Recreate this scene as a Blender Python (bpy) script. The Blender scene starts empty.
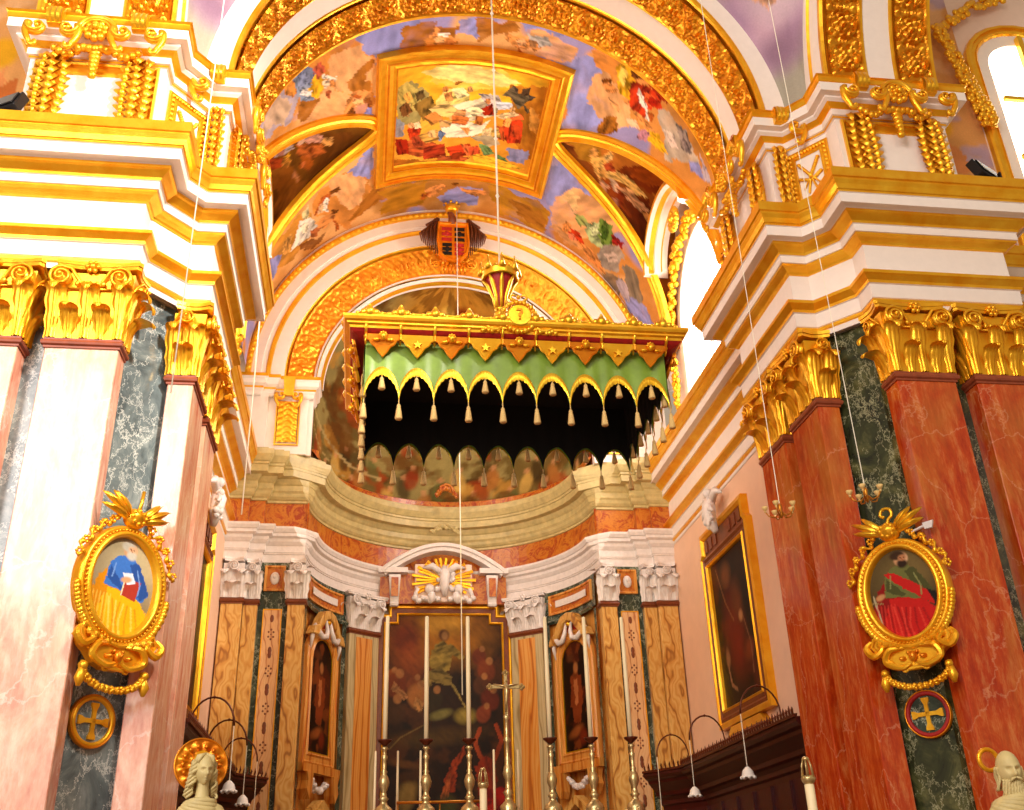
import bpy, math, random
import numpy as np
from mathutils import Vector, Matrix
PI=math.pi; R=math.radians
random.seed(7)
SC=bpy.context.scene; COL=SC.collection

# ---------------------------------------------------------------- colours / materials
def lin(c):
    if isinstance(c,str):
        c=[int(c[i:i+2],16)/255 for i in (0,2,4)]
    else: c=[v/255 for v in c]
    return tuple(v/12.92 if v<=.04045 else ((v+.055)/1.055)**2.4 for v in c)
class NT:
    def __init__(s,name,rough=.5,metal=0.,spec=.5):
        m=bpy.data.materials.new(name); m.use_nodes=True; s.m=m; s.t=m.node_tree; s.n=s.t.nodes; s.l=s.t.links
        s.b=s.n['Principled BSDF']; s.b.inputs['Roughness'].default_value=rough; s.b.inputs['Metallic'].default_value=metal
        s.b.inputs['Specular IOR Level'].default_value=spec
    def node(s,typ,**kw):
        n=s.n.new(typ)
        for k,v in kw.items():
            if k.startswith('i_'):
                key=k[2:].replace('_',' ')
                n.inputs[key].default_value=v
            else: setattr(n,k,v)
        return n
    def link(s,a,b): s.l.new(a,b)
    def coord(s,scale=(1,1,1),rot=(0,0,0),kind='Object'):
        c=s.node('ShaderNodeTexCoord'); m=s.node('ShaderNodeMapping'); m.inputs['Scale'].default_value=scale; m.inputs['Rotation'].default_value=rot
        s.link(c.outputs[kind],m.inputs['Vector']); return m.outputs['Vector']
    def noise(s,vec,scale,detail=6,rough=.6,dist=0.):
        n=s.node('ShaderNodeTexNoise'); n.inputs['Scale'].default_value=scale; n.inputs['Detail'].default_value=detail
        n.inputs['Roughness'].default_value=rough; n.inputs['Distortion'].default_value=dist; s.link(vec,n.inputs['Vector']); return n
    def ramp(s,fac,stops,interp='LINEAR'):
        r=s.node('ShaderNodeValToRGB'); r.color_ramp.interpolation=interp; e=r.color_ramp.elements
        while len(e)<len(stops): e.new(.5)
        for k,(p,c) in zip(e,stops):
            k.position=p; k.color=(*(lin(c) if not isinstance(c,float) else (c,c,c)),1)
        s.link(fac,r.inputs['Fac']); return r.outputs['Color']
    def mix(s,fac,a,b,mode='MIX'):
        m=s.node('ShaderNodeMix',data_type='RGBA',blend_type=mode)
        if isinstance(fac,(int,float)): m.inputs[0].default_value=fac
        else: s.link(fac,m.inputs[0])
        for q,i in ((a,6),(b,7)):
            if isinstance(q,(tuple,list,str)): m.inputs[i].default_value=(*lin(q),1)
            else: s.link(q,m.inputs[i])
        return m.outputs[2]
    def color(s,c):
        if isinstance(c,(tuple,list,str)): s.b.inputs['Base Color'].default_value=(*lin(c),1)
        else: s.link(c,s.b.inputs['Base Color'])
        return s
    def bump(s,h,strength=.4,dist=.02):
        b=s.node('ShaderNodeBump'); b.inputs['Strength'].default_value=strength; b.inputs['Distance'].default_value=dist
        s.link(h,b.inputs['Height']); s.link(b.outputs['Normal'],s.b.inputs['Normal']); return s

M={}
def mat_plain(name,c,rough=.55,metal=0.,var=.06,bump=0.,scale=6,spec=.5):
    t=NT(name,rough,metal,spec); v=t.coord(); n=t.noise(v,scale,5)
    c=lin(c) if not isinstance(c,str) else lin(c)
    def sh(k): return tuple(255*((min(1,max(0,x*k)))**(1/2.4)*1.055-.055 if x*k>.0031308 else x*k*12.92) for x in c)
    t.color(t.ramp(n.outputs['Fac'],[(.3,sh(1-var*2)),(.7,sh(1+var))]))
    if bump: t.bump(n.outputs['Fac'],bump,.02)
    M[name]=t.m; return t.m
def mat_gold(name,c1,c2,rough=.33,metal=.75,bump=.25,scale=40):
    t=NT(name,rough,metal); v=t.coord(); n=t.noise(v,3,4); n2=t.noise(v,scale,4)
    t.color(t.ramp(n.outputs['Fac'],[(.3,c1),(.75,c2)])); t.bump(n2.outputs['Fac'],bump,.01)
    M[name]=t.m
mat_plain('stucco',(238,224,214),.6,0,.02,.05)
mat_plain('cream_stucco',(238,208,190),.6,0,.02,.05)
mat_plain('apse_stone',(196,176,118),.45,0,.12,.1,5)
mat_plain('white_marble',(226,216,212),.4,0,.06,.1,9)
mat_plain('wall_paint',(232,190,160),.7,0,.03,.02,2)
mat_gold('gold',(238,160,14),(252,198,52),.3,.66,.35)
mat_gold('dark_gold',(216,116,8),(240,160,30),.32,.66,.35)
mat_gold('carved_gold',(206,122,8),(236,166,34),.3,.72,.35)
mat_gold('bright_gold',(238,176,30),(252,206,66),.3,.8)
mat_plain('red_stone',(150,70,40),.4,0,.15,.05,8)
mat_plain('dark_wood',(64,8,5),.4,0,.15,.1,10)
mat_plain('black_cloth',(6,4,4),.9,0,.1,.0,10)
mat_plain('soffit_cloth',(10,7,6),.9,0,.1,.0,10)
mat_plain('wax',(246,226,180),.5,0,.02)
mat_plain('silver',(205,180,125),.28,.8,.1,.2,30)
mat_plain('brass',(200,130,40),.3,.8,.1,.1,30)
mat_plain('statue_plaster',(206,186,128),.55,0,.06,.1,12)
mat_plain('rope_white',(245,236,215),.8,0,.03)
mat_plain('black_metal',(22,20,22),.4,.3,.1)
mat_plain('brown_metal',(96,42,20),.4,.5,.1)
mat_plain('tassel_cream',(228,190,120),.8,0,.1,.3,60)
mat_plain('green_silk',(126,156,48),.4,0,.1,.1,4)
mat_plain('crimson',(170,20,14),.6,0,.15,.1,14)
mat_plain('floor_marble',(150,120,100),.3,0,.2,0,2)
mat_plain('frame_wood',(120,56,22),.4,0,.15,.1,12)

def mat_redmarble(name='red_marble',stops=((.25,(120,20,4)),(.42,(176,44,10)),(.54,(196,70,18)),(.66,(208,108,44)),(.82,(222,166,104))),fine=((96,14,2),(186,70,20),(236,170,96)),vc=(236,176,130),low=(186,120,48),la=.55):
    t=NT(name,.16); v=t.coord((1,1,.40)); n=t.noise(v,1.5,9,.7,1.2); n2=t.noise(t.coord((1,1,.22)),9,7,.75)
    base=t.ramp(n.outputs['Fac'],list(stops))
    base=t.mix(.38,base,t.ramp(n2.outputs['Fac'],[(.32,fine[0]),(.5,fine[1]),(.68,fine[2])]))
    n3=t.noise(t.coord((1,1,.3)),.9,4,.6,.8); base=t.mix(t.ramp(n3.outputs['Fac'],[(.50,0.),(.62,la)]),base,low)
    v2=t.coord((1,1,1),(.4,.7,.2)); w=t.node('ShaderNodeTexVoronoi',feature='DISTANCE_TO_EDGE'); w.inputs['Scale'].default_value=1.1
    d=t.noise(v2,2.2,5); mx=t.mix(.35,v2,d.outputs['Color']); t.link(mx,w.inputs['Vector'])
    vein=t.ramp(w.outputs['Distance'],[(0,.34),(.010,0.)])
    base=t.mix(vein,base,vc); t.color(base); M[name]=t.m
mat_redmarble()
def mat_greenmarble(name='green_marble',c0=(14,16,8),c1=(52,56,30),c2=(118,114,66),vein=(186,180,138)):
    t=NT(name,.22); v=t.coord((1,1,.8)); n=t.noise(v,1.3,8,.7,1.8)
    base=t.ramp(n.outputs['Fac'],[(.3,c0),(.5,c1),(.75,c2)])
    for sc,rot in ((2.2,(.3,.5,0)),(4.1,(1.1,.2,.4))):
        v2=t.coord((1,1,.7),rot); d=t.noise(v2,2.5,6,.7); mx=t.mix(.5,v2,d.outputs['Color'])
        w=t.node('ShaderNodeTexVoronoi',feature='DISTANCE_TO_EDGE'); w.inputs['Scale'].default_value=sc; t.link(mx,w.inputs['Vector'])
        base=t.mix(t.ramp(w.outputs['Distance'],[(0,.75),(.018,0.)]),base,vein)
    t.color(base); M[name]=t.m
mat_greenmarble()
mat_greenmarble('speckled_green',(20,26,20),(50,62,50),(96,106,84),(190,196,170))
def mat_onyx(name,a,b,c,stretch=.28,wave=2.6,warp=.42):
    t=NT(name,.28); v=t.coord((1,1,stretch)); d=t.noise(v,1.3,3,.5,0); mx=t.mix(warp,v,d.outputs['Color'])
    w=t.node('ShaderNodeTexWave',wave_type='BANDS',bands_direction='X'); w.inputs['Scale'].default_value=wave; w.inputs['Distortion'].default_value=2.5
    w.inputs['Detail'].default_value=2.5; w.inputs['Detail Scale'].default_value=.8; t.link(mx,w.inputs['Vector'])
    base=t.ramp(w.outputs['Fac'],[(0,c),(.07,a),(.5,b),(.85,a),(1,b)])
    n=t.noise(v,6,6); base=t.mix(.22,base,t.ramp(n.outputs['Fac'],[(.3,c),(.7,b)])); t.color(base); M[name]=t.m
mat_onyx('onyx',(204,142,58),(224,180,104),(140,76,20),.42,2.6,.72)
mat_onyx('onyx_orange',(206,122,34),(222,164,84),(164,76,14),.14,2.4)
def mat_breccia():
    t=NT('breccia',.3); v=t.coord(); n=t.noise(v,1.7,8,.7,1.5)
    t.color(t.ramp(n.outputs['Fac'],[(.3,(120,24,6)),(.42,(176,78,16)),(.5,(196,122,36)),(.57,(150,40,12)),(.66,(190,104,40)),(.76,(222,190,140))])); M['breccia']=t.m
mat_breccia()
def mat_paint(name,rough=.6,spec=.1):
    t=NT(name,rough,0,spec); a=t.node('ShaderNodeAttribute',attribute_name='paint'); v=t.coord(); n=t.noise(v,26,5)
    c=t.mix(.22,a.outputs['Color'],t.ramp(n.outputs['Fac'],[(.3,.45),(.7,1.)]),'MULTIPLY'); t.color(c); t.bump(n.outputs['Fac'],.15,.01); M[name]=t.m
mat_paint('fresco',.8,.1); mat_paint('oil_painting',.5,.15)
def mat_emit(name,c,st):
    t=NT(name); t.b.inputs['Emission Color'].default_value=(*lin(c),1); t.b.inputs['Emission Strength'].default_value=st
    t.color(c); M[name]=t.m
mat_emit('daylight_glass',(255,252,246),6.0)
mat_emit('lamp_glass',(236,228,218),.0)

# ---------------------------------------------------------------- mesh builder
class MB:
    def __init__(s): s.v=[]; s.f=[]; s.m=[]; s.col=None
    def add(s,vs,fs,mi=0):
        o=len(s.v); s.v.extend([tuple(map(float,p)) for p in vs]); s.f.extend([tuple(i+o for i in f) for f in fs])
        s.m.extend([mi]*len(fs) if isinstance(mi,int) else mi); return s
    def box(s,x0,x1,y0,y1,z0,z1,mi=0):
        s.add([(x0,y0,z0),(x1,y0,z0),(x1,y1,z0),(x0,y1,z0),(x0,y0,z1),(x1,y0,z1),(x1,y1,z1),(x0,y1,z1)],
              [(0,3,2,1),(4,5,6,7),(0,1,5,4),(1,2,6,5),(2,3,7,6),(3,0,4,7)],mi); return s
    def prism(s,poly,z0,z1,mi=0):
        n=len(poly); s.add([(x,y,z0) for x,y in poly]+[(x,y,z1) for x,y in poly],
            [tuple(range(n-1,-1,-1)),tuple(range(n,2*n))]+[(i,(i+1)%n,(i+1)%n+n,i+n) for i in range(n)],mi); return s
    def extrude(s,poly,fn,t,mi=0):   # poly of (a,b) mapped by fn(a,b,d)
        n=len(poly); s.add([fn(a,b,0) for a,b in poly]+[fn(a,b,t) for a,b in poly],
            [tuple(range(n-1,-1,-1)),tuple(range(n,2*n))]+[(i,(i+1)%n,(i+1)%n+n,i+n) for i in range(n)],mi); return s
    def grid(s,fn,nu,nv,mi=0,closeu=False):
        vs=[fn(i/nu,j/nv) for j in range(nv+1) for i in range(nu+(0 if closeu else 1))]
        w=nu if closeu else nu+1; fs=[]
        for j in range(nv):
            for i in range(nu):
                a=j*w+i; b=j*w+(i+1)%w; fs.append((a,b,b+w,a+w))
        s.add(vs,fs,mi); return s
    def tube(s,pts,r,n=8,mi=0,cap=True):
        pts=[Vector(p) for p in pts]; k=len(pts); rs=r if isinstance(r,(list,tuple)) else [r]*k
        t0=(pts[1]-pts[0]).normalized(); up=Vector((0,0,1)) if abs(t0.z)<.9 else Vector((1,0,0))
        u=(up-t0*up.dot(t0)).normalized(); rings=[]
        for i,p in enumerate(pts):
            t=(pts[min(i+1,k-1)]-pts[max(i-1,0)])
            t=t.normalized() if t.length>1e-9 else t0
            u=(u-t*u.dot(t)); u=u.normalized() if u.length>1e-6 else Vector((1,0,0)); w=t.cross(u)
            rings+= [p+(u*math.cos(2*PI*j/n)+w*math.sin(2*PI*j/n))*rs[i] for j in range(n)]
        fs=[(i*n+j,i*n+(j+1)%n,(i+1)*n+(j+1)%n,(i+1)*n+j) for i in range(k-1) for j in range(n)]
        if cap: fs+=[tuple(range(n-1,-1,-1)),tuple(range((k-1)*n,k*n))]
        s.add(rings,fs,mi); return s
    def lathe(s,prof,c=(0,0,0),n=20,mi=0,axis='z',sx=1,sy=1):
        vs=[];k=len(prof)
        for r,z in prof:
            for j in range(n):
                a=2*PI*j/n; x,y=r*math.cos(a)*sx,r*math.sin(a)*sy
                p=(x,y,z) if axis=='z' else ((x,-z,y) if axis=='y' else (-z,x,y))
                vs.append((p[0]+c[0],p[1]+c[1],p[2]+c[2]))
        fs=[(i*n+j,i*n+(j+1)%n,(i+1)*n+(j+1)%n,(i+1)*n+j) for i in range(k-1) for j in range(n)]
        fs+=[tuple(range(n-1,-1,-1)),tuple(range((k-1)*n,k*n))]
        s.add(vs,fs,mi); return s
    def ball(s,c,r,n=10,mi=0):
        rr=r if isinstance(r,(tuple,list)) else (r,r,r); m=max(4,n//2)
        vs=[];
        for i in range(m+1):
            t=PI*i/m
            for j in range(n):
                a=2*PI*j/n; vs.append((c[0]+rr[0]*math.sin(t)*math.cos(a),c[1]+rr[1]*math.sin(t)*math.sin(a),c[2]+rr[2]*math.cos(t)))
        s.add(vs,[(i*n+j,(i+1)*n+j,(i+1)*n+(j+1)%n,i*n+(j+1)%n) for i in range(m) for j in range(n)],mi); return s
    def sweep(s,path,prof,mats,closed=False,side=1):
        """path in plan (x,y), prof (out,z) points, mats one index per profile segment"""
        P=[Vector((a,b)) for a,b in path]; n=len(P); mit=[]
        def nrm(a,b):
            d=(b-a).normalized(); return Vector((-d.y,d.x))*side
        for i in range(n):
            if closed or 0<i<n-1:
                n1=nrm(P[i-1],P[i]); n2=nrm(P[i],P[(i+1)%n]); q=1+n1.dot(n2); mit.append((n1+n2)/max(q,.15))
            elif i==0: mit.append(nrm(P[0],P[1]))
            else: mit.append(nrm(P[-2],P[-1]))
        k=len(prof); vs=[(P[i].x+mit[i].x*o,P[i].y+mit[i].y*o,z) for i in range(n) for o,z in prof]
        fs=[];ms=[]
        for i in range(n if closed else n-1):
            a=i*k; b=((i+1)%n)*k
            for j in range(k-1): fs.append((a+j,b+j,b+j+1,a+j+1) if side>0 else (a+j,a+j+1,b+j+1,b+j)); ms.append(mats[j])
        if not closed:
            for e in (0,(n-1)*k):
                if k>2: fs.append(tuple(range(e,e+k))); ms.append(mats[0])
        s.add(vs,fs,ms); return s
    def xf(s,M4,start=0):
        s.v[start:]=[tuple(M4@Vector(p)) for p in s.v[start:]]; return s
    def mirror(s,sg):
        if sg<0:
            s.v=[(-x,y,z) for x,y,z in s.v]; s.f=[f[::-1] for f in s.f]
        return s
    def build(s,name,mats,parent=None,smooth=False,loc=None,bevel=0,auto=None):
        me=bpy.data.meshes.new(name); off=loc or (0,0,0)
        me.from_pydata([(x-off[0],y-off[1],z-off[2]) for x,y,z in s.v],[],s.f)
        if not isinstance(mats,(list,tuple)): mats=[mats]
        for m in mats: me.materials.append(M[m])
        if len(mats)>1: me.polygons.foreach_set('material_index',s.m)
        if s.col is not None:
            a=me.color_attributes.new('paint','FLOAT_COLOR','POINT'); c=np.ones((len(s.v),4),'f'); c[:,:3]=s.col
            a.data.foreach_set('color',c.ravel())
        if smooth: me.polygons.foreach_set('use_smooth',[True]*len(s.f))
        me.update()
        if auto: 
            try: me.set_sharp_from_angle(angle=R(auto))
            except Exception: pass
        o=bpy.data.objects.new(name,me); COL.objects.link(o)
        if parent: 
            o.parent=parent; o.location=(off[0]-parent_loc(parent)[0],off[1]-parent_loc(parent)[1],off[2]-parent_loc(parent)[2])
        else: o.location=off
        if bevel:
            b=o.modifiers.new('bevel','BEVEL'); b.width=bevel; b.segments=1; b.limit_method='ANGLE'
        return o
def parent_loc(p):
    x=Vector((0,0,0))
    while p is not None: x+=p.location; p=p.parent
    return x
def tag(o,label=None,cat=None,group=None,kind=None):
    if label: o['label']=label
    if cat: o['category']=cat
    if group: o['group']=group
    if kind: o['kind']=kind
    return o
def empty(name,loc,label,cat,group=None):
    o=bpy.data.objects.new(name,None); COL.objects.link(o); o.location=loc; o.empty_display_size=.1
    return tag(o,label,cat,group)
def struct(mb,name,mats,smooth=False,auto=None,label=None):
    return tag(mb.build(name,mats,None,smooth,auto=auto),label,None,None,'structure')
def copy_tree(o,parent=None):
    c=o.copy(); COL.objects.link(c); c.parent=parent
    for ch in list(o.children): copy_tree(ch,c)
    return c
SIDE={1:'right',-1:'left'}
def smooth_pts(P,k=5):
    P=[Vector(p) for p in P]; out=[]
    for i in range(len(P)-1):
        a,b,c,d=P[max(0,i-1)],P[i],P[i+1],P[min(len(P)-1,i+2)]
        for j in range(k):
            t=j/k; out.append(.5*((2*b)+(c-a)*t+(2*a-5*b+4*c-d)*t*t+(3*b-a-3*c+d)*t**3))
    out.append(P[-1]); return out
def smooth_r(r,k=5):
    return [r[i]+(r[i+1]-r[i])*j/k for i in range(len(r)-1) for j in range(k)]+[r[-1]]

# ---------------------------------------------------------------- camera
CAMP=(-2.29414,0,1.6); YAW,PITCH,ROLL,FPX=0.15172,0.45799,-0.03437,1020.3
mat_onyx('rose_inlay',(222,170,118),(232,190,140),(176,104,60),.5,3)
mat_onyx('onyx_pale',(178,156,110),(200,182,140),(140,116,72),.2,2.2)

mat_redmarble('red_marble_lit',((.25,(190,84,64)),(.42,(214,128,100)),(.54,(232,178,148)),(.66,(240,214,190)),(.82,(244,232,214))),((176,70,50),(226,160,130),(246,226,206)),(252,240,226),(236,190,150),.5)  # paler copy of the red marble, strong light painted into its colours
mat_greenmarble('green_marble_lit',(58,68,72),(104,116,118),(168,176,172),(232,234,226))  # paler copy of the green marble, bright exposure put into the colours
cy_,sy_=math.cos(YAW),math.sin(YAW); cp_,sp_=math.cos(PITCH),math.sin(PITCH)
FW=Vector((sy_*cp_,cy_*cp_,sp_)); RT0=Vector((cy_,-sy_,0)); UP0=RT0.cross(FW)
RT=RT0*math.cos(ROLL)+UP0*math.sin(ROLL); UP=-RT0*math.sin(ROLL)+UP0*math.cos(ROLL)
cam=bpy.data.cameras.new('camera'); cam.sensor_width=36; cam.lens=36*FPX/1024; cam.clip_end=300
co=bpy.data.objects.new('camera',cam); COL.objects.link(co)
co.matrix_world=Matrix(((RT.x,UP.x,-FW.x,CAMP[0]),(RT.y,UP.y,-FW.y,CAMP[1]),(RT.z,UP.z,-FW.z,CAMP[2]),(0,0,0,1)))
SC.camera=co

# ================================================================ the building
ZB,ZT=10.25,12.59             # underside and top of the great entablature
APY=25.46                     # plane of the apse arch
struct(MB().box(-16,16,-6,31,-.3,0),'floor','floor_marble')

ENT=[(0,10.25),(0,10.35),(.04,10.36),(.045,10.41),(.03,10.42),(.05,10.43),(.06,10.68),(.09,10.69),(.10,10.74),(.17,10.80),(.20,10.82),(.20,10.88),(.0,10.91),
     (0,11.5),(.04,11.51),(.06,11.54),(.13,11.58),(.18,11.60),(.18,11.64),(.2,11.645),(.2,11.78),(.22,11.79),(.24,11.83),(.34,11.90),(.38,11.92),(.38,11.97),
     (.40,11.99),(.50,12.0),(.50,11.975),(.53,11.975),(.53,12.16),(.55,12.17),(.55,12.21),(.57,12.22),(.60,12.30),(.64,12.36),(.64,12.40),(.67,12.41),(.67,12.59),(-.35,12.6)]
def ent_mats():
    r=[]
    for (o,z),(o2,z2) in zip(ENT,ENT[1:]):
        zm=(z+z2)/2
        g=(10.352<zm<10.416) or (10.685<zm<10.895) or (11.502<zm<11.64) or (11.785<zm<11.975 and o2<=.385) or (12.165<zm<12.42)
        if zm>12.42: g=z2<12.595
        r.append(1 if g else 0)
    return r
EM=ent_mats()
PIER=[(13,15.2),(8.42,15.2),(8.42,13.33),(5.845,13.33),(5.845,13.73),(5.30,14.36),(4.95,14.36),(4.95,17.0),(5.9,17.0),(5.9,25.9)]
ATTIC=[(8.02,15.0),(8.02,13.38),(5.87,13.38),(5.87,13.76),(5.33,14.40),(4.98,14.40),(4.98,17.0),(5.9,17.0)]
ATP=[(.06,12.6),(.06,12.78),(.0,12.82),(0,14.30),(.03,14.31),(.03,14.36),(.06,14.37),(.06,14.5),(.09,14.51),(.16,14.58),(.22,14.62),(.22,14.66),(.34,14.67),(.34,14.86),(.36,14.87),(.36,14.98),(.40,15.0),(-.3,15.03)]
ATM=[0,0,0,0,1,0,0,1,1,0,0,0,0,1,1,1,1]
for sg in (1,-1):
    S=SIDE[sg]
    struct(MB().sweep(PIER,ENT,EM).mirror(sg),'trim_1' if sg>0 else 'trim_2',['stucco','gold'])
    struct(MB().sweep(ATTIC,ATP,ATM).mirror(sg),'trim_3' if sg>0 else 'trim_4',['stucco','gold'])
    core=[(8.35,13.62),(5.97,13.62),(5.93,13.86),(5.42,14.46),(5.32,14.46),(5.32,17.0),(5.97,17.0),(5.97,18.2),(8.35,18.2)]
    struct(MB().prism(core,0,ZB+.02).mirror(sg),'wall_%s_pier'%S,'green_marble' if sg>0 else 'green_marble_lit')  # left core takes the copy with light in its colour
    # pilaster backing inside the pier and the choir wall
    struct(MB().box(5.9,6.3,17.0,25.9,0,ZB+.02).box(5.95,6.3,17,25.9,ZB,12.58).mirror(sg),'wall_%s'%S,'wall_paint')
    up=MB().prism([(8.3,13.45),(5.97,13.45),(5.97,13.8),(5.42,14.46),(5.05,14.46),(5.05,17.0),(8.3,17.0)],10.3,12.55)
    up.prism([(7.95,13.45),(5.95,13.45),(5.95,13.82),(5.40,14.46),(5.05,14.46),(5.05,17.0),(7.95,17.0)],12.6,14.95)
    struct(up.mirror(sg),'wall_%s_attic'%S,'stucco')
    # transept wall standing further out
    struct(MB().box(8.42,14,15.2,15.6,0,10.3).box(8.42,14,15.3,15.6,10.3,24).mirror(sg),'wall_%s_transept'%S,'cream_stucco')

# ---- choir arch: soffit with white field between two rosette bands, archivolt on the face
AZ=15.02; AR=5.0
def arcpt(r,a,y,zc=AZ): return (r*math.sin(a),y,zc+r*math.cos(a))
def ring(prof,mats,nm,mt,a0=-90,a1=90,n=72,zc=AZ):
    """prof: list of (y, r); swept round the arch axis"""
    k=len(prof); vs=[arcpt(r,R(a0+(a1-a0)*i/n),y,zc) for i in range(n+1) for y,r in prof]; fs=[];ms=[]
    for i in range(n):
        for j in range(k-1): fs.append((i*k+j,(i+1)*k+j,(i+1)*k+j+1,i*k+j+1)); ms.append(mats[j])
    m=MB(); m.add(vs,fs,ms); return struct(m,nm,mt,auto=30,smooth=False)
ring([(14.46,6.1),(14.46,5.62),(14.36,5.62),(14.33,5.58),(14.36,5.50),(14.36,5.08),(14.33,5.07),(14.33,5.02),(14.33,5.0),(14.36,4.98),(14.42,4.98),(14.44,5.02),(15.26,5.02),(15.28,4.98),(15.34,4.98),(15.36,5.01),
      (15.92,5.01),(15.94,4.98),(16.0,4.98),(16.02,5.02),(16.84,5.02),(16.86,4.98),(16.96,4.98),(17.0,5.02),(17.0,5.9)],
     [0,1,1,1,0,1,1,1,1,1,1,2,1,1,0,0,1,1,1,2,1,1,1,0],'trim_5',['stucco','gold','dark_gold'])
def rosette_h(u,v,B=1.):
    """height of carved rosettes and scrolls, u along the band (period 1), v across -1..1"""
    uu=(u-math.floor(u))*2-1; vv=v*.98; r=math.hypot(uu,vv); a=math.atan2(vv,uu); h=0
    if r<.17: h=.75+.25*math.cos(r/.17*PI/2)
    elif r<.46: h=.80*(.30+.70*abs(math.cos(2.5*a))**.7)*math.sin((r-.17)/.29*PI)**.5
    elif r<.72: h=.60*(.20+.80*abs(math.cos(4*a+.4))**.7)*math.sin((r-.46)/.26*PI)**.5
    elif r<.86: h=.75*math.sin((r-.72)/.14*PI)
    else:
        q=math.hypot(abs(uu)-1,abs(v)-.72); h=.7*max(0,math.cos(min(1,q/.30)*PI/2))
        h=max(h,.4*abs(math.sin(q*16)))
    if abs(v)>.93: h=.55
    return h*B
def band(nm,mt,surf,nros,nu,nv,amp,par=None,lab=None):
    m=MB()
    m.grid(lambda i,j: surf(i,j*2-1,amp*rosette_h(i*nros,j*2-1)),nu,nv)
    return m
for k,(y0,y1) in enumerate(((14.46,15.26),(16.02,16.84))):
    yc,hw=(y0+y1)/2,(y1-y0)/2
    m=band('b','gold',lambda i,v,h: arcpt(AR+.01-h,R(-89+178*i),yc+v*hw),19,19*22,20,.15)
    struct(m,'trim_%d'%(6+k),'carved_gold',smooth=True,auto=50)

# ---- crossing arches springing over the front pilasters (towards the camera) and the pendentives
def sidept(r,a,x,sg=1,yc=8.33,zc=AZ): return (sg*x,yc+r*math.cos(a),zc+r*math.sin(a))
tn=8
for sg in (1,-1):
    m=MB(); pr=[(5.80,5.75),(5.80,5.50),(5.86,5.48),(5.86,5.10),(5.84,5.08),(5.84,5.0),(5.9,4.98),(5.94,5.02),(6.62,5.02),(6.64,4.98),(6.70,4.98),(6.72,5.01),(7.24,5.01),(7.26,4.98),(7.30,4.98),(7.32,5.02),(7.98,5.02),(8.0,4.98),(8.08,4.98),(8.1,5.02),(8.12,5.9)]
    ms=[0,1,0,1,1,1,1,2,1,1,0,0,1,1,1,2,1,1,1,0]; n=40;k=len(pr)
    vs=[sidept(r,R(-4+(130)*i/n),x) for i in range(n+1) for x,r in pr]
    m.add(vs,[(i*k+j,i*k+j+1,(i+1)*k+j+1,(i+1)*k+j) for i in range(n) for j in range(k-1)],[ms[j] for i in range(n) for j in range(k-1)])
    struct(m.mirror(sg),'trim_%d'%tn,['stucco','gold','dark_gold']); tn+=1
    for x0,x1 in ((5.94,6.62),(7.32,7.98)):
        xc,hw=(x0+x1)/2,(x1-x0)/2
        m=MB(); m.grid(lambda i,j: sidept(5.01-.15*rosette_h(i*9+.3,j*2-1),R(-2+75*i),xc+(j*2-1)*hw),200,20)
        struct(m.mirror(sg),'trim_%d'%tn,'carved_gold',smooth=True,auto=50); tn+=1
# ---- big barrel vault of the choir with its lunette openings (frescoed)
VR=5.75; VZ=15.1; VY0,VY1=16.95,APY; LYC=21.3
def lun_edge(a):                 # half opening of the lunette along Y at vault angle a (deg from crown)
    t=(a-23.5)/66.5
    return 0 if t<=0 else 2.3*min(1,t)**.62
def vpt(a,y,r=VR): return (r*math.sin(R(a)),y,VZ+r*math.cos(R(a)))
LUN=[(23.5,0.)]+[(23.5+66.5*t,2.3*t**.62) for t in (.01,.03,.06,.1,.16,.24,.34,.45,.56,.68,.8,.9,1.)]
def lunpt(sg,s,t):
    """point of the lunette vault: s runs round the opening -1..1, t from the groin (0) to the wall (1)"""
    i=abs(s)*(len(LUN)-1); k=min(int(i),len(LUN)-2); f=i-k
    a=LUN[k][0]*(1-f)+LUN[k+1][0]*f; w=LUN[k][1]*(1-f)+LUN[k+1][1]*f
    g=Vector((VR*math.sin(R(a)),LYC+(w if s>0 else -w),VZ+VR*math.cos(R(a))))
    th=s*PI/2; e=Vector((6.02,LYC+2.15*math.sin(th),15.2+4.3*math.cos(th)**.9 if abs(s)<1 else 15.2))
    p=g.lerp(e,t); p.z+=.25*math.sin(PI*t)*(1-abs(s)); return (sg*p.x,p.y,p.z)
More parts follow.
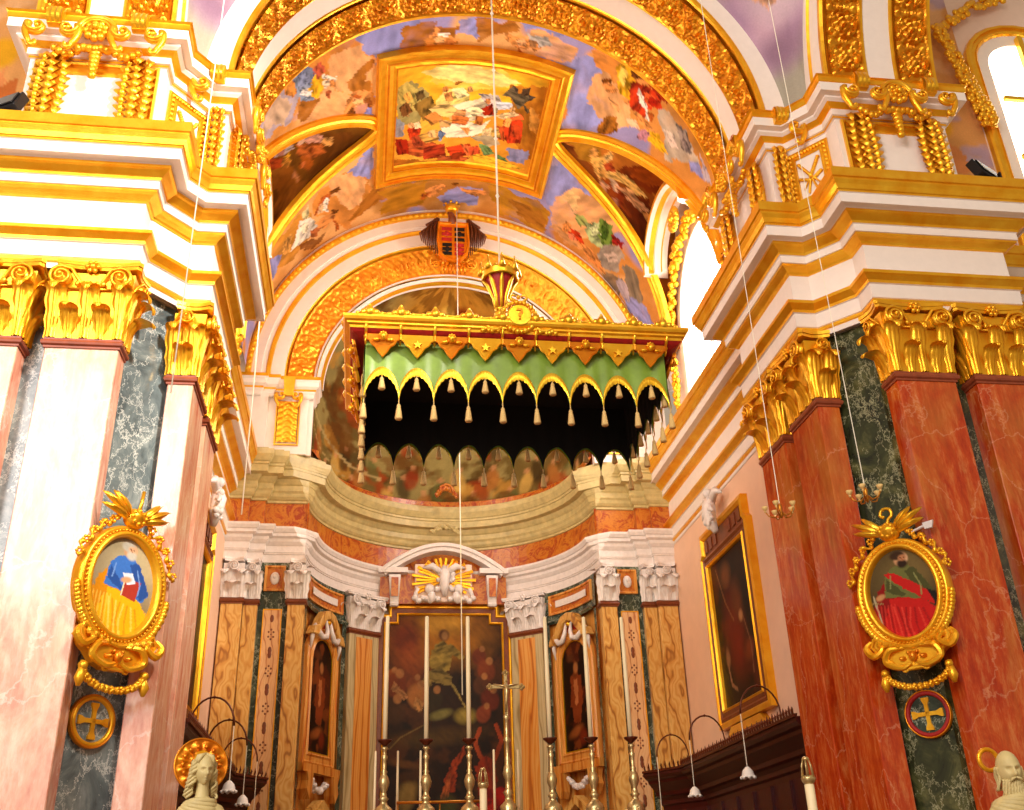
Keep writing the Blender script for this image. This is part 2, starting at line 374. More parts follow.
VAULT_ART=[([(-3.52,17.21),(-1.51,17.45),(-1.41,19.11),(-2.67,18.8),(-2.63,21.32),(-3.28,21.01),(-3.41,18.49)],'9494CE',1),([(-4.67,17.62),(-3.26,17.62),(-2.87,18.24),(-2.67,18.8),(-2.64,21.13),(-3.43,20.86),(-4.8,19.59),(-5.02,18.15)],'D98A3A',1),([(-3.82,18.28),(-2.95,18.06),(-2.67,18.86),(-2.66,19.48),(-3.42,19.56),(-3.79,19.09)],'E6A86E',1),([(-4.82,19.82),(-4.39,19.25),(-3.84,19.05),(-3.28,19.77),(-3.28,20.64),(-3.73,20.61)],'E6A86E',1),([(-3.41,19.15),(-2.78,18.83),(-2.66,19.9),(-3.22,19.73)],'A8661E',1),([(-6.56,18.95),(-6.29,18.38),(-5.21,18.01),(-4.81,18.79),(-5.06,19.45),(-5.86,19.39)],'B9A8B4',1),([(-2.93,20.66),(-2.65,20.33),(-2.63,21.24),(-3.1,20.95)],'8484C8',0),([(-6.14,19.02),(-5.83,18.47),(-5.31,18.32),(-5.08,18.89),(-5.34,19.43)],'C9A98C',1),([(-4.94,17.9),(-4.6,17.88),(-4.41,18.26),(-4.25,18.81),(-4.39,19.12),(-4.77,19.06),(-4.97,18.32)],'8C97AE',0),([(-4.6,17.88),(-4.23,18.43),(-4.49,18.78),(-4.72,18.31)],'6E7690',0),([(-4.76,18.93),(-4.2,19.11),(-4.4,19.39),(-4.71,19.14)],'8C97AE',0),([(-4.36,18.54),(-4.06,18.47),(-3.9,19.02),(-4.21,19.31),(-4.51,18.98)],'F0B01E',0),([(-5.07,17.93),(-4.8,18.64),(-5.01,18.75),(-5.24,18.37)],'D98A3A',0),([(-4.35,18.29),(-4.05,18.16),(-3.95,18.6),(-4.19,18.72)],'C65A3A',0),([(-4.07,18.85),(-3.64,18.97),(-3.67,19.15),(-4.02,19.15)],'E8C9A8',0),([(-3.64,19.17),(-3.67,19.23),(-3.72,19.25),(-3.8,19.21),(-3.85,19.13),(-3.87,19.04),(-3.85,18.97),(-3.79,18.96),(-3.72,19.0),(-3.66,19.08)],'E0904A',0),([(-4.03,18.61),(-3.61,18.98),(-3.78,18.96),(-4.07,18.72)],'E8DCCB',0),([(-3.33,19.81),(-3.05,19.66),(-2.68,19.89),(-2.68,20.32),(-3.1,20.14),(-3.28,20.56),(-3.55,20.64),(-3.39,20.14)],'E0904A',0),([(-3.22,19.73),(-2.93,19.93),(-3.1,20.06)],'B4581E',0),([(-3.43,20.48),(-3.22,20.15),(-3.1,20.43),(-3.37,20.74)],'7E4412',0),([(-4.78,19.26),(-4.21,19.37),(-4.36,19.91),(-4.81,19.72)],'A8661E',1),([(-1.97,18.04),(-1.36,17.89),(-0.48,18.12),(-0.38,18.76),(-1.16,19.01),(-1.99,18.74)],'A8661E',1),([(-0.62,17.94),(0.02,17.77),(-0.03,18.28),(-0.41,18.44)],'9494CE',1),([(-1.46,18.32),(-0.98,18.11),(-0.7,18.51),(-1.18,18.74)],'D98A3A',1),([(-1.21,18.35),(-0.96,18.27),(-0.66,18.38),(-0.45,18.5),(-0.64,18.64),(-0.99,18.63)],'E0904A',0),([(-1.06,18.27),(-0.67,18.28),(-0.75,18.44),(-1.0,18.43)],'E8DCCB',0),([(-0.97,18.24),(-0.98,18.32),(-1.03,18.36),(-1.09,18.35),(-1.14,18.3),(-1.16,18.23),(-1.15,18.15),(-1.1,18.11),(-1.04,18.12),(-0.99,18.17)],'E0904A',0),([(-1.04,18.62),(-0.87,18.83),(-0.97,18.89)],'B4581E',0),([(-0.12,17.85),(0.73,17.65),(0.8,18.14),(0.04,18.4)],'A8661E',1),([(0.79,17.58),(1.88,17.41),(2.0,17.8),(0.99,18.09)],'9494CE',1),([(0.9,18.31),(1.59,17.9),(2.5,17.95),(2.4,18.46),(1.34,18.71)],'E6A86E',1),([(0.67,18.3),(1.0,18.15),(1.39,18.23),(1.6,18.42),(1.26,18.53),(0.91,18.57)],'E0904A',0),([(1.18,18.04),(1.68,17.99),(1.82,18.2),(1.49,18.39)],'B7AFA8',0),([(0.86,18.25),(0.85,18.33),(0.8,18.39),(0.72,18.41),(0.65,18.38),(0.62,18.31),(0.63,18.23),(0.69,18.17),(0.76,18.16),(0.83,18.19)],'E0904A',0),([(0.95,18.49),(1.24,18.74),(1.1,18.85)],'B4581E',0),([(2.29,18.72),(2.67,18.09),(3.13,18.32),(3.27,19.09),(3.73,19.49),(3.34,20.41),(2.56,21.0),(2.48,19.39)],'9494CE',1),([(2.94,19.3),(3.13,18.32),(2.86,17.88),(3.34,17.79),(4.46,18.73),(4.43,19.47),(3.94,20.04),(3.51,19.84)],'E6A86E',1),([(2.71,17.91),(2.98,17.69),(4.44,17.71),(4.33,18.34),(3.45,18.45),(2.96,18.29)],'D98A3A',1),([(3.47,20.17),(3.63,19.6),(3.89,19.4),(4.08,19.85),(3.8,20.23),(3.58,20.36)],'A8661E',0),([(4.9,18.27),(5.3,18.04),(6.09,18.23),(6.77,18.63),(6.19,18.93),(5.67,19.26),(5.23,18.96)],'BBA894',1),([(5.53,18.24),(5.86,18.11),(6.26,18.4),(5.99,18.7)],'9C8A82',0),([(6.25,18.71),(6.83,18.56),(7.14,18.71),(6.59,18.99)],'9494CE',1),([(6.43,18.22),(7.3,18.44),(7.0,18.66)],'B9A8B4',0),([(3.51,18.01),(3.74,17.59),(4.03,17.97),(4.28,18.18),(4.06,18.69),(3.75,18.65)],'F0B01E',0),([(3.78,18.77),(4.17,18.61),(4.51,18.89),(4.18,18.88)],'E0904A',0),([(3.26,18.58),(3.44,18.39),(3.58,18.49),(3.41,18.75)],'7E4412',0),([(3.7,18.63),(3.66,18.74),(3.56,18.83),(3.45,18.85),(3.36,18.81),(3.33,18.72),(3.37,18.62),(3.46,18.53),(3.58,18.51),(3.67,18.55)],'E0904A',0),([(4.0,18.06),(4.46,17.96),(4.84,17.92),(5.0,18.18),(4.66,18.55),(4.74,18.98),(4.37,18.87),(4.12,18.86)],'CC3A14',0),([(4.4,18.15),(4.81,18.01),(4.85,18.32),(4.56,18.43)],'E8602A',0),([(4.43,17.86),(4.8,17.81),(5.12,17.94),(4.88,18.02)],'9A2208',0),([(4.01,17.91),(4.24,17.67),(4.48,17.82),(4.25,18.07)],'E0904A',0),([(4.26,17.79),(4.22,17.87),(4.12,17.94),(4.01,17.97),(3.93,17.94),(3.9,17.87),(3.94,17.79),(4.04,17.72),(4.15,17.7),(4.23,17.72)],'7E4412',0),([(4.18,18.26),(4.26,18.12),(4.86,18.73),(4.78,18.88)],'E8DCCB',0),([(4.27,18.95),(4.69,18.81),(5.06,18.98),(4.75,19.19)],'E0904A',0),([(4.86,19.1),(5.16,18.96),(5.65,19.21),(5.25,19.38),(4.95,19.37)],'F0B01E',0),([(4.64,19.29),(4.93,19.1),(4.92,19.48),(4.62,19.61)],'C08090',0),([(4.61,18.59),(4.86,18.52),(4.9,18.84)],'B4581E',0),([(-3.45,22.74),(-2.8,22.05),(-2.65,22.11),(-2.63,23.41),(-3.23,23.54),(-3.62,23.11)],'9494CE',1),([(-4.29,22.8),(-3.45,22.61),(-2.73,23.36),(-2.59,24.34),(-3.3,25.14),(-3.99,24.49),(-4.68,23.57)],'D98A3A',1),([(-3.94,22.63),(-3.23,22.66),(-2.79,23.51),(-3.04,24.39),(-3.7,23.96)],'E6A86E',1),([(-2.66,23.85),(-2.04,23.83),(-2.08,24.37),(-2.97,24.91),(-3.3,24.9),(-2.91,24.18)],'A8661E',1),([(-1.88,24.16),(-1.37,23.92),(-1.46,24.55),(-1.95,24.7)],'A8661E',1),([(-6.39,23.35),(-5.05,23.23),(-4.35,24.34),(-5.61,25.02),(-6.44,24.48)],'C8862E',1),([(-6.64,23.59),(-5.99,24.12),(-6.27,24.76),(-6.7,24.69)],'9494CE',1),([(-5.1,23.49),(-4.62,23.77),(-4.42,24.32),(-4.81,24.54),(-5.14,24.5),(-5.56,24.43),(-5.26,23.98)],'E8DCCB',0),([(-4.97,23.26),(-4.73,23.12),(-4.69,23.71),(-4.95,23.55)],'D8C890',0),([(-4.48,24.08),(-3.91,24.08),(-3.78,24.37),(-4.14,24.66),(-4.43,24.51)],'E0904A',0),([(-4.23,23.11),(-3.89,23.19),(-4.11,23.74),(-4.54,23.75),(-4.38,23.43)],'B4581E',0),([(-4.17,23.33),(-4.02,23.26),(-4.05,23.98),(-4.25,23.72)],'E8DCCB',0),([(-3.91,24.27),(-3.65,25.05),(-3.79,25.14)],'B4581E',0),([(-3.95,23.14),(-3.62,23.11),(-3.59,23.27),(-3.89,23.32)],'7E4412',0),([(-3.7,24.19),(-3.72,24.26),(-3.78,24.27),(-3.84,24.22),(-3.89,24.13),(-3.91,24.04),(-3.89,23.97),(-3.83,23.96),(-3.77,24.01),(-3.72,24.09)],'7E4412',0),([(-5.14,24.5),(-4.3,25.02),(-4.46,25.27),(-5.16,24.87)],'7E4412',1),([(-5.76,23.72),(-5.4,23.65),(-5.56,24.43),(-5.9,24.22)],'D89A4A',0),([(-2.34,23.99),(-0.83,24.0),(-1.07,25.06),(-2.32,25.14)],'B87A1A',1),([(-0.49,24.67),(0.07,24.17),(0.73,24.23),(0.64,25.03),(-0.21,25.16)],'9494CE',1),([(0.79,23.98),(2.34,24.01),(2.96,24.33),(2.74,25.34),(1.4,25.18)],'C98A24',1),([(-0.96,24.36),(-0.53,24.1),(-0.29,24.2),(-0.56,24.58),(-0.85,24.75)],'E0904A',0),([(0.01,24.18),(0.38,24.31),(0.79,24.22),(1.05,24.33),(0.65,24.54),(0.28,24.52)],'E0904A',0),([(-1.1,24.53),(-0.8,24.47),(-1.02,24.92)],'B4581E',0),([(0.0,24.08),(-0.01,24.14),(-0.05,24.18),(-0.11,24.18),(-0.15,24.15),(-0.18,24.1),(-0.16,24.04),(-0.12,24.01),(-0.07,24.0),(-0.02,24.03)],'7E4412',0),([(1.45,24.37),(2.58,24.44),(2.89,25.03),(2.01,24.99)],'A86A20',1),([(2.53,22.75),(2.72,21.77),(3.29,22.23),(3.89,22.62),(3.25,23.62),(2.78,24.11)],'9494CE',1),([(2.92,23.63),(3.57,22.76),(4.45,22.55),(5.08,22.81),(4.64,24.02),(3.72,24.95),(3.04,24.76)],'E6A86E',1),([(2.92,24.85),(3.65,24.61),(4.26,24.94),(3.8,25.29)],'D89A60',1),([(3.26,23.19),(3.34,23.08),(3.64,23.63),(3.57,23.79)],'E0B080',0),([(3.6,23.76),(3.91,23.58),(4.19,23.8),(3.89,24.09)],'A8B060',0),([(4.05,23.84),(4.51,23.29),(4.9,23.26),(5.03,23.69),(4.73,24.33),(4.36,24.43),(4.13,24.15)],'B8C88A',0),([(4.41,23.2),(4.85,23.11),(5.06,23.76),(4.86,24.19),(4.54,23.94)],'6E8A34',0),([(3.35,24.56),(3.95,24.33),(4.19,24.7),(3.91,24.77)],'CC3A14',0),([(3.67,24.39),(3.67,24.53),(3.61,24.68),(3.52,24.76),(3.42,24.75),(3.37,24.65),(3.37,24.5),(3.43,24.36),(3.52,24.28),(3.61,24.29)],'E0904A',0),([(3.91,24.77),(4.42,24.67),(4.9,24.87),(5.26,25.18),(4.58,25.23)],'E0904A',0),([(4.94,23.4),(5.43,23.32),(5.42,23.53),(5.06,23.76)],'A02018',0),([(4.76,24.41),(5.17,23.72),(5.61,23.8),(5.53,24.62),(5.12,25.03),(4.87,24.79)],'A8988A',1),([(5.2,25.14),(5.84,24.64),(5.93,25.39),(5.46,25.48)],'84705C',1),([(5.7,24.29),(6.09,23.77),(6.76,24.2),(6.92,24.72),(6.47,25.07),(5.96,24.69)],'8C7A64',1),([(6.75,24.42),(7.54,24.29),(8.26,24.19),(7.5,24.91),(6.56,25.26),(5.87,25.25),(6.27,24.91)],'9494CE',1),([(5.57,24.73),(5.98,24.73),(6.4,24.94),(5.99,25.26)],'B9A8B4',1),([(-6.03,18.29),(-5.71,18.12),(-5.37,18.27),(-5.62,18.59)],'D8B898',1),([(-4.83,18.16),(-4.58,18.14),(-4.48,18.59),(-4.74,18.68)],'8892B4',0),([(-4.62,18.7),(-4.38,18.99),(-4.51,19.11),(-4.75,18.87)],'E8E0D8',0),([(-3.97,19.25),(-3.79,19.29),(-3.86,19.53),(-4.03,19.42)],'A85028',0),([(-3.22,19.94),(-2.93,20.0),(-2.82,20.26),(-3.1,20.21)],'F0B070',0),([(-2.82,20.05),(-2.65,20.04),(-2.65,20.48),(-2.79,20.35)],'8A4A18',0),([(3.54,19.01),(3.84,19.0),(4.01,19.16),(3.72,19.24)],'E8A060',0),([(3.64,17.85),(3.83,17.91),(3.86,18.43),(3.65,18.31)],'F8D060',0),([(4.59,18.13),(4.88,18.02),(4.85,18.32),(4.61,18.39)],'B02008',0),([(4.17,19.25),(4.45,19.09),(4.63,19.23),(4.34,19.4)],'F0B890',0),([(5.28,18.7),(5.59,18.54),(5.88,18.82),(5.56,19.0)],'D8C0B0',0),([(5.85,18.41),(6.11,18.28),(6.34,18.54),(6.12,18.63)],'7A6A68',0),([(-5.08,23.7),(-4.77,23.81),(-4.8,24.26),(-5.03,24.13)],'F0E0C0',0),([(-4.72,24.24),(-4.35,24.48),(-4.44,24.79),(-4.74,24.61)],'B06030',0),([(-4.38,23.43),(-4.17,23.42),(-4.18,23.87),(-4.4,23.78)],'D8A878',0),([(3.07,23.52),(3.44,23.05),(3.8,23.11),(3.44,23.7)],'F0C080',1),([(4.21,23.88),(4.43,23.56),(4.58,23.8),(4.35,24.13)],'D8E0A8',0),([(4.55,23.43),(4.77,23.39),(4.83,23.82),(4.62,23.95)],'3E5A18',0),([(3.59,24.66),(3.79,24.58),(3.91,24.77),(3.72,24.95)],'E08058',0),([(4.93,24.42),(5.28,23.9),(5.47,24.18),(5.15,24.57)],'C0A898',0),([(-1.1,18.42),(-0.91,18.37),(-0.84,18.57),(-1.04,18.56)],'E8B070',0),([(-0.8,18.5),(-0.6,18.51),(-0.63,18.7),(-0.78,18.7)],'C87838',0),([(0.92,18.3),(1.15,18.17),(1.23,18.35),(1.0,18.48)],'E8A870',0),([(1.26,18.21),(1.46,18.2),(1.44,18.41),(1.29,18.39)],'9A6A40',0)]
PANEL_ART=[([(-2.16,19.23),(-0.15,19.08),(1.99,19.35),(2.11,20.63),(-2.1,21.05)],'F4B428',1),([(-0.9,19.3),(0.65,19.24),(1.26,19.85),(-0.03,20.27),(-1.12,19.91)],'F8C850',1),([(0.99,19.86),(1.98,19.57),(2.25,22.4),(1.65,22.47),(1.21,21.0)],'B06A18',1),([(-1.99,20.18),(-1.6,19.84),(-1.09,20.35),(-1.29,21.47),(-1.86,21.43)],'9A8A50',1),([(-2.04,20.99),(-1.75,21.3),(-1.72,21.94),(-2.01,21.86)],'8A90A0',1),([(-1.97,20.05),(-1.71,19.82),(-1.42,20.16),(-1.23,20.63),(-1.49,20.89),(-1.83,20.67)],'B8A050',0),([(-1.5,20.74),(-1.03,20.43),(-0.83,20.97),(-1.18,21.4)],'8E6A2A',0),([(-1.78,20.68),(-1.56,20.65),(-1.59,21.18),(-1.82,21.05)],'C89858',0),([(-0.9,20.66),(-0.67,20.23),(-0.25,20.14),(-0.0,20.49),(-0.07,20.88),(-0.5,20.98),(-0.83,20.97)],'E8CE70',0),([(-0.51,20.23),(-0.2,20.14),(-0.01,20.42),(-0.32,20.59)],'F4E0A0',0),([(-0.46,19.86),(-0.29,19.72),(-0.17,19.92),(-0.42,20.08)],'A8661E',0),([(-0.71,20.37),(-0.5,20.3),(-0.42,20.67),(-0.63,20.67)],'E0904A',0),([(-0.46,20.82),(0.22,20.54),(0.51,20.27),(0.81,20.5),(0.77,21.05),(0.09,21.41),(-0.42,21.29)],'EED8B0',0),([(0.19,20.32),(0.73,20.3),(0.93,20.62),(0.58,20.86)],'C8B8B0',0),([(0.65,20.54),(1.13,20.48),(1.22,20.69),(0.79,20.81)],'D0D0D8',0),([(0.31,20.91),(0.61,20.62),(0.71,21.06),(0.45,21.12)],'9A2208',0),([(-0.55,20.98),(-0.07,20.96),(-0.03,21.34),(-0.47,21.37)],'E8A060',0),([(-0.73,21.6),(-0.14,21.35),(0.38,21.53),(0.63,21.24),(0.42,21.92),(-0.07,22.07),(-0.52,22.09)],'F0D8B8',0),([(-0.76,21.84),(-0.59,21.93),(-0.62,22.26),(-0.8,22.16)],'8A98B8',0),([(-0.16,21.67),(0.11,21.65),(0.09,21.97)],'E0904A',0),([(-0.42,21.21),(0.07,21.25),(-0.0,21.58),(-0.4,21.52)],'D07030',0),([(-1.62,21.64),(-1.4,21.45),(-1.22,21.71),(-1.31,22.19),(-1.54,22.06)],'CC3A14',0),([(-1.68,22.11),(-1.14,22.05),(-0.78,22.33),(-0.7,22.67),(-1.21,22.88),(-1.63,22.63)],'C85A28',0),([(-1.95,21.96),(-1.6,22.05),(-1.51,22.66),(-1.87,22.65)],'9A2208',0),([(-1.32,21.94),(-0.77,21.76),(-0.68,22.17),(-1.07,22.31)],'D8A048',0),([(-1.12,22.47),(-0.53,22.34),(-0.45,22.94),(-1.09,22.99)],'B03818',0),([(-0.49,22.51),(0.18,22.3),(0.34,22.7),(-0.27,23.02)],'D04018',0),([(-0.1,22.33),(0.31,22.44),(0.18,22.89)],'E07038',0),([(-0.63,22.85),(0.24,22.89),(-0.02,23.18),(-0.73,23.11)],'B8582A',0),([(0.98,21.15),(1.27,20.82),(1.51,21.13),(1.57,21.91),(1.24,22.04),(0.98,21.79)],'CC3A14',0),([(0.88,21.02),(1.4,20.78),(1.54,20.96),(1.12,21.18)],'E86028',0),([(0.76,21.44),(1.04,21.45),(1.12,22.0),(0.82,21.92)],'C05020',0),([(0.71,21.06),(1.18,20.78),(1.41,20.85),(0.95,21.16)],'F0C890',0),([(0.96,20.02),(1.1,19.83),(1.24,20.08),(1.45,20.01),(1.68,20.07),(1.45,20.38),(1.32,20.65),(1.05,20.28),(0.83,20.27)],'6A5A40',0),([(1.04,19.85),(1.22,19.94),(1.19,20.09)],'4A3A30',0),([(1.51,20.06),(1.73,20.04),(1.54,20.27)],'4A3A30',0),([(1.33,20.34),(1.65,20.6),(1.56,20.72)],'5A4830',0),([(0.4,22.26),(0.69,22.28),(0.9,22.57),(0.63,22.73)],'6E8A50',0),([(0.9,22.57),(1.2,22.65),(1.35,22.86),(1.06,22.87)],'5E8048',0),([(0.26,21.95),(0.88,21.49),(0.99,21.87),(0.56,22.14)],'C8A050',0),([(0.15,22.05),(0.69,21.79),(1.02,22.11),(0.76,22.35)],'A8987A',1),([(1.2,22.22),(1.84,22.13),(1.82,22.75),(1.34,22.77)],'8080A8',1),([(0.28,22.71),(1.1,22.77),(1.84,22.91),(1.15,23.11),(0.37,23.04)],'F0B830',0),([(-2.01,22.78),(-0.9,23.09),(0.26,23.06),(0.28,23.32),(-2.0,23.13)],'A86018',1),([(-1.05,20.95),(-0.63,20.67),(-0.28,20.97),(-0.47,21.29),(-0.87,21.2)],'E8C070',0),([(-1.19,21.24),(-0.88,21.04),(-0.63,21.36),(-0.95,21.59)],'C88038',0),([(-0.07,20.96),(0.19,20.77),(0.43,20.97),(0.18,21.24)],'F0DCA8',0),([(0.23,21.15),(0.45,21.19),(0.43,21.52),(0.21,21.47)],'B86428',0),([(-0.74,21.36),(-0.4,21.44),(-0.44,21.68),(-0.72,21.68)],'D8A060',0),([(-1.88,20.73),(-1.67,20.55),(-1.49,20.97),(-1.76,21.14)],'7A4A20',0),([(-1.79,20.31),(-1.63,20.19),(-1.51,20.51),(-1.67,20.63)],'E0A048',0),([(-1.47,20.3),(-1.26,20.18),(-1.19,20.48),(-1.4,20.6)],'6A5028',0),([(-1.49,21.99),(-1.26,21.95),(-1.12,22.38),(-1.41,22.42)],'A04020',0),([(-1.05,21.82),(-0.83,21.75),(-0.75,22.09),(-0.97,22.07)],'E8B070',0),([(-0.71,21.76),(-0.53,21.93),(-0.63,22.17),(-0.75,22.0)],'5A6A8A',0),([(-1.46,21.44),(-1.3,21.39),(-1.23,21.63),(-1.39,21.69)],'F0C898',0),([(-1.43,21.52),(-1.44,21.59),(-1.48,21.63),(-1.53,21.62),(-1.58,21.56),(-1.6,21.49),(-1.59,21.42),(-1.55,21.39),(-1.49,21.4),(-1.45,21.45)],'E0A068',0),([(0.14,22.47),(0.41,22.34),(0.51,22.67),(0.23,22.8)],'D05028',0),([(-0.29,22.76),(-0.01,22.66),(-0.04,23.01),(-0.33,23.02)],'8A3010',0),([(0.45,21.67),(0.72,21.54),(0.7,21.87),(0.48,21.91)],'E8C088',0),([(0.57,20.56),(0.56,20.62),(0.53,20.67),(0.48,20.68),(0.43,20.65),(0.41,20.59),(0.42,20.52),(0.45,20.47),(0.5,20.46),(0.55,20.49)],'C88048',0),([(0.05,20.19),(0.04,20.26),(0.0,20.3),(-0.05,20.31),(-0.09,20.27),(-0.11,20.21),(-0.1,20.14),(-0.07,20.1),(-0.02,20.1),(0.02,20.13)],'D89858',0),([(-0.59,20.23),(-0.6,20.29),(-0.64,20.33),(-0.68,20.33),(-0.73,20.29),(-0.75,20.22),(-0.74,20.16),(-0.7,20.12),(-0.65,20.12),(-0.61,20.16)],'C07838',0),([(1.24,20.68),(1.24,20.75),(1.2,20.8),(1.16,20.82),(1.11,20.79),(1.09,20.73),(1.09,20.66),(1.13,20.61),(1.17,20.59),(1.22,20.62)],'D8A060',0),([(-1.4,19.59),(-0.63,19.37),(0.41,19.42),(1.24,19.71),(0.74,20.0),(-0.59,19.94)],'F8D880',1),([(1.24,21.22),(1.53,21.28),(1.49,21.78),(1.25,21.7)],'B84018',0),([(1.05,21.05),(1.22,21.07),(1.15,21.41),(0.98,21.39)],'F0A050',0),([(1.32,19.9),(1.52,19.76),(1.51,20.06),(1.3,20.13)],'4A3420',0),([(1.63,20.46),(1.95,20.7),(1.97,21.49),(1.69,21.21)],'C88838',1)]
LUNR_ART=[([(-0.02,0.1),(-0.12,0.33),(-0.58,0.07),(-0.73,0.17),(0.32,0.82),(0.23,0.5),(0.28,0.2)],'C07024',1),([(0.17,0.55),(0.08,0.82),(-0.73,0.17),(0.25,1.0),(0.32,0.65),(0.32,0.45)],'7A2E08',1),([(0.0,0.15),(0.0,0.38),(0.2,0.33),(0.25,0.15)],'B0781E',1),([(0.37,0.38),(0.37,0.72),(0.57,0.72),(0.8,0.0),(0.65,0.03),(0.5,0.23)],'5E2206',1),([(0.37,0.23),(0.38,0.45),(0.53,0.3),(0.57,0.0)],'8E3A0C',1),([(0.1,0.68),(0.15,0.9),(0.28,0.75),(0.27,0.57)],'A0460C',1),([(0.15,0.28),(0.17,0.35),(0.05,0.45),(0.1,0.47),(0.25,0.35),(0.3,0.4),(0.38,0.2),(0.28,0.23)],'E8AC54',0),([(0.12,0.35),(0.17,0.33),(0.18,0.3),(0.18,0.28),(0.18,0.25),(0.13,0.28),(0.1,0.28),(0.07,0.3),(0.07,0.33),(0.08,0.35)],'E2A050',0),([(0.2,0.33),(0.25,0.4),(0.25,0.47),(0.28,0.6),(0.35,0.7),(0.37,0.62),(0.33,0.47),(0.35,0.28)],'EEB860',0),([(0.38,0.23),(0.4,0.28),(0.48,0.07),(0.43,0.12)],'E0A070',0),([(0.33,0.35),(0.35,0.42),(0.43,0.38),(0.42,0.3)],'E8B890',0),([(0.37,0.38),(0.38,0.55),(0.43,0.7),(0.47,0.55),(0.43,0.35)],'D09060',0),([(0.23,0.35),(0.17,0.45),(0.27,0.45),(0.28,0.35)],'B84A20',0),([(0.47,0.57),(0.43,0.78),(0.48,0.8),(0.52,0.6)],'C88040',0),([(0.27,0.3),(0.28,0.35),(0.37,0.28),(0.35,0.23)],'D89848',0),([(0.13,0.4),(0.08,0.45),(0.15,0.45),(0.2,0.38)],'F0C078',0),([(0.4,0.38),(0.42,0.45),(0.5,0.28),(0.48,0.23)],'7A2808',0),([(0.35,0.5),(0.35,0.57),(0.38,0.57),(0.38,0.5)],'E8A868',0),([(0.47,0.2),(0.47,0.28),(0.53,0.12),(0.53,0.03)],'B87858',0)]
LUNL_ART=[([(-0.68,0.25),(-0.5,0.2),(0.0,0.23),(0.0,0.0),(0.48,0.0),(0.67,0.0),(0.77,0.0),(0.48,0.75)],'7A4A10',1),([(0.28,0.85),(0.3,0.57),(0.53,0.15),(0.68,0.0),(0.7,0.3)],'A05E1A',1),([(0.07,0.35),(0.13,0.07),(0.35,0.1),(0.42,0.2),(0.53,0.15),(0.25,0.45)],'6A3A0C',1),([(0.03,0.65),(0.03,0.53),(0.1,0.42),(0.2,0.35),(0.18,0.47),(0.13,0.6)],'D89880',0),([(0.17,0.57),(0.18,0.4),(0.3,0.28),(0.33,0.38),(0.27,0.53)],'C86828',0),([(0.22,0.28),(0.23,0.28),(0.25,0.28),(0.23,0.33),(0.22,0.35),(0.18,0.38),(0.15,0.38),(0.15,0.35),(0.15,0.33),(0.18,0.3)],'DE9C50',0),([(0.28,0.65),(0.22,0.62),(0.3,0.57),(0.33,0.62),(0.27,0.72)],'E8A828',0),([(0.18,0.75),(0.12,0.65),(0.2,0.57),(0.23,0.65),(0.23,0.75)],'C8B0A8',0),([(0.22,0.85),(0.22,0.75),(0.3,0.57),(0.33,0.65),(0.3,0.8)],'B84818',0),([(0.02,0.55),(-0.5,0.05),(0.07,0.47)],'E0904A',0),([(0.28,0.5),(0.35,0.33),(0.42,0.3),(0.37,0.45)],'B05A18',0),([(0.37,0.5),(0.47,0.33),(0.48,0.33),(0.42,0.47)],'D08850',0),([(0.05,0.68),(0.03,0.57),(0.13,0.57),(0.12,0.68)],'C87C5A',0),([(0.13,0.57),(0.12,0.53),(0.17,0.53),(0.18,0.55)],'E0B090',0),([(0.2,0.45),(0.27,0.38),(0.3,0.4),(0.27,0.45)],'9A4818',0),([(0.25,0.65),(0.3,0.57),(0.35,0.57),(0.3,0.65)],'E89838',0),([(0.17,0.72),(0.18,0.65),(0.23,0.65),(0.23,0.7)],'B87868',0),([(0.32,0.45),(0.37,0.38),(0.4,0.38),(0.38,0.42)],'D87838',0)]
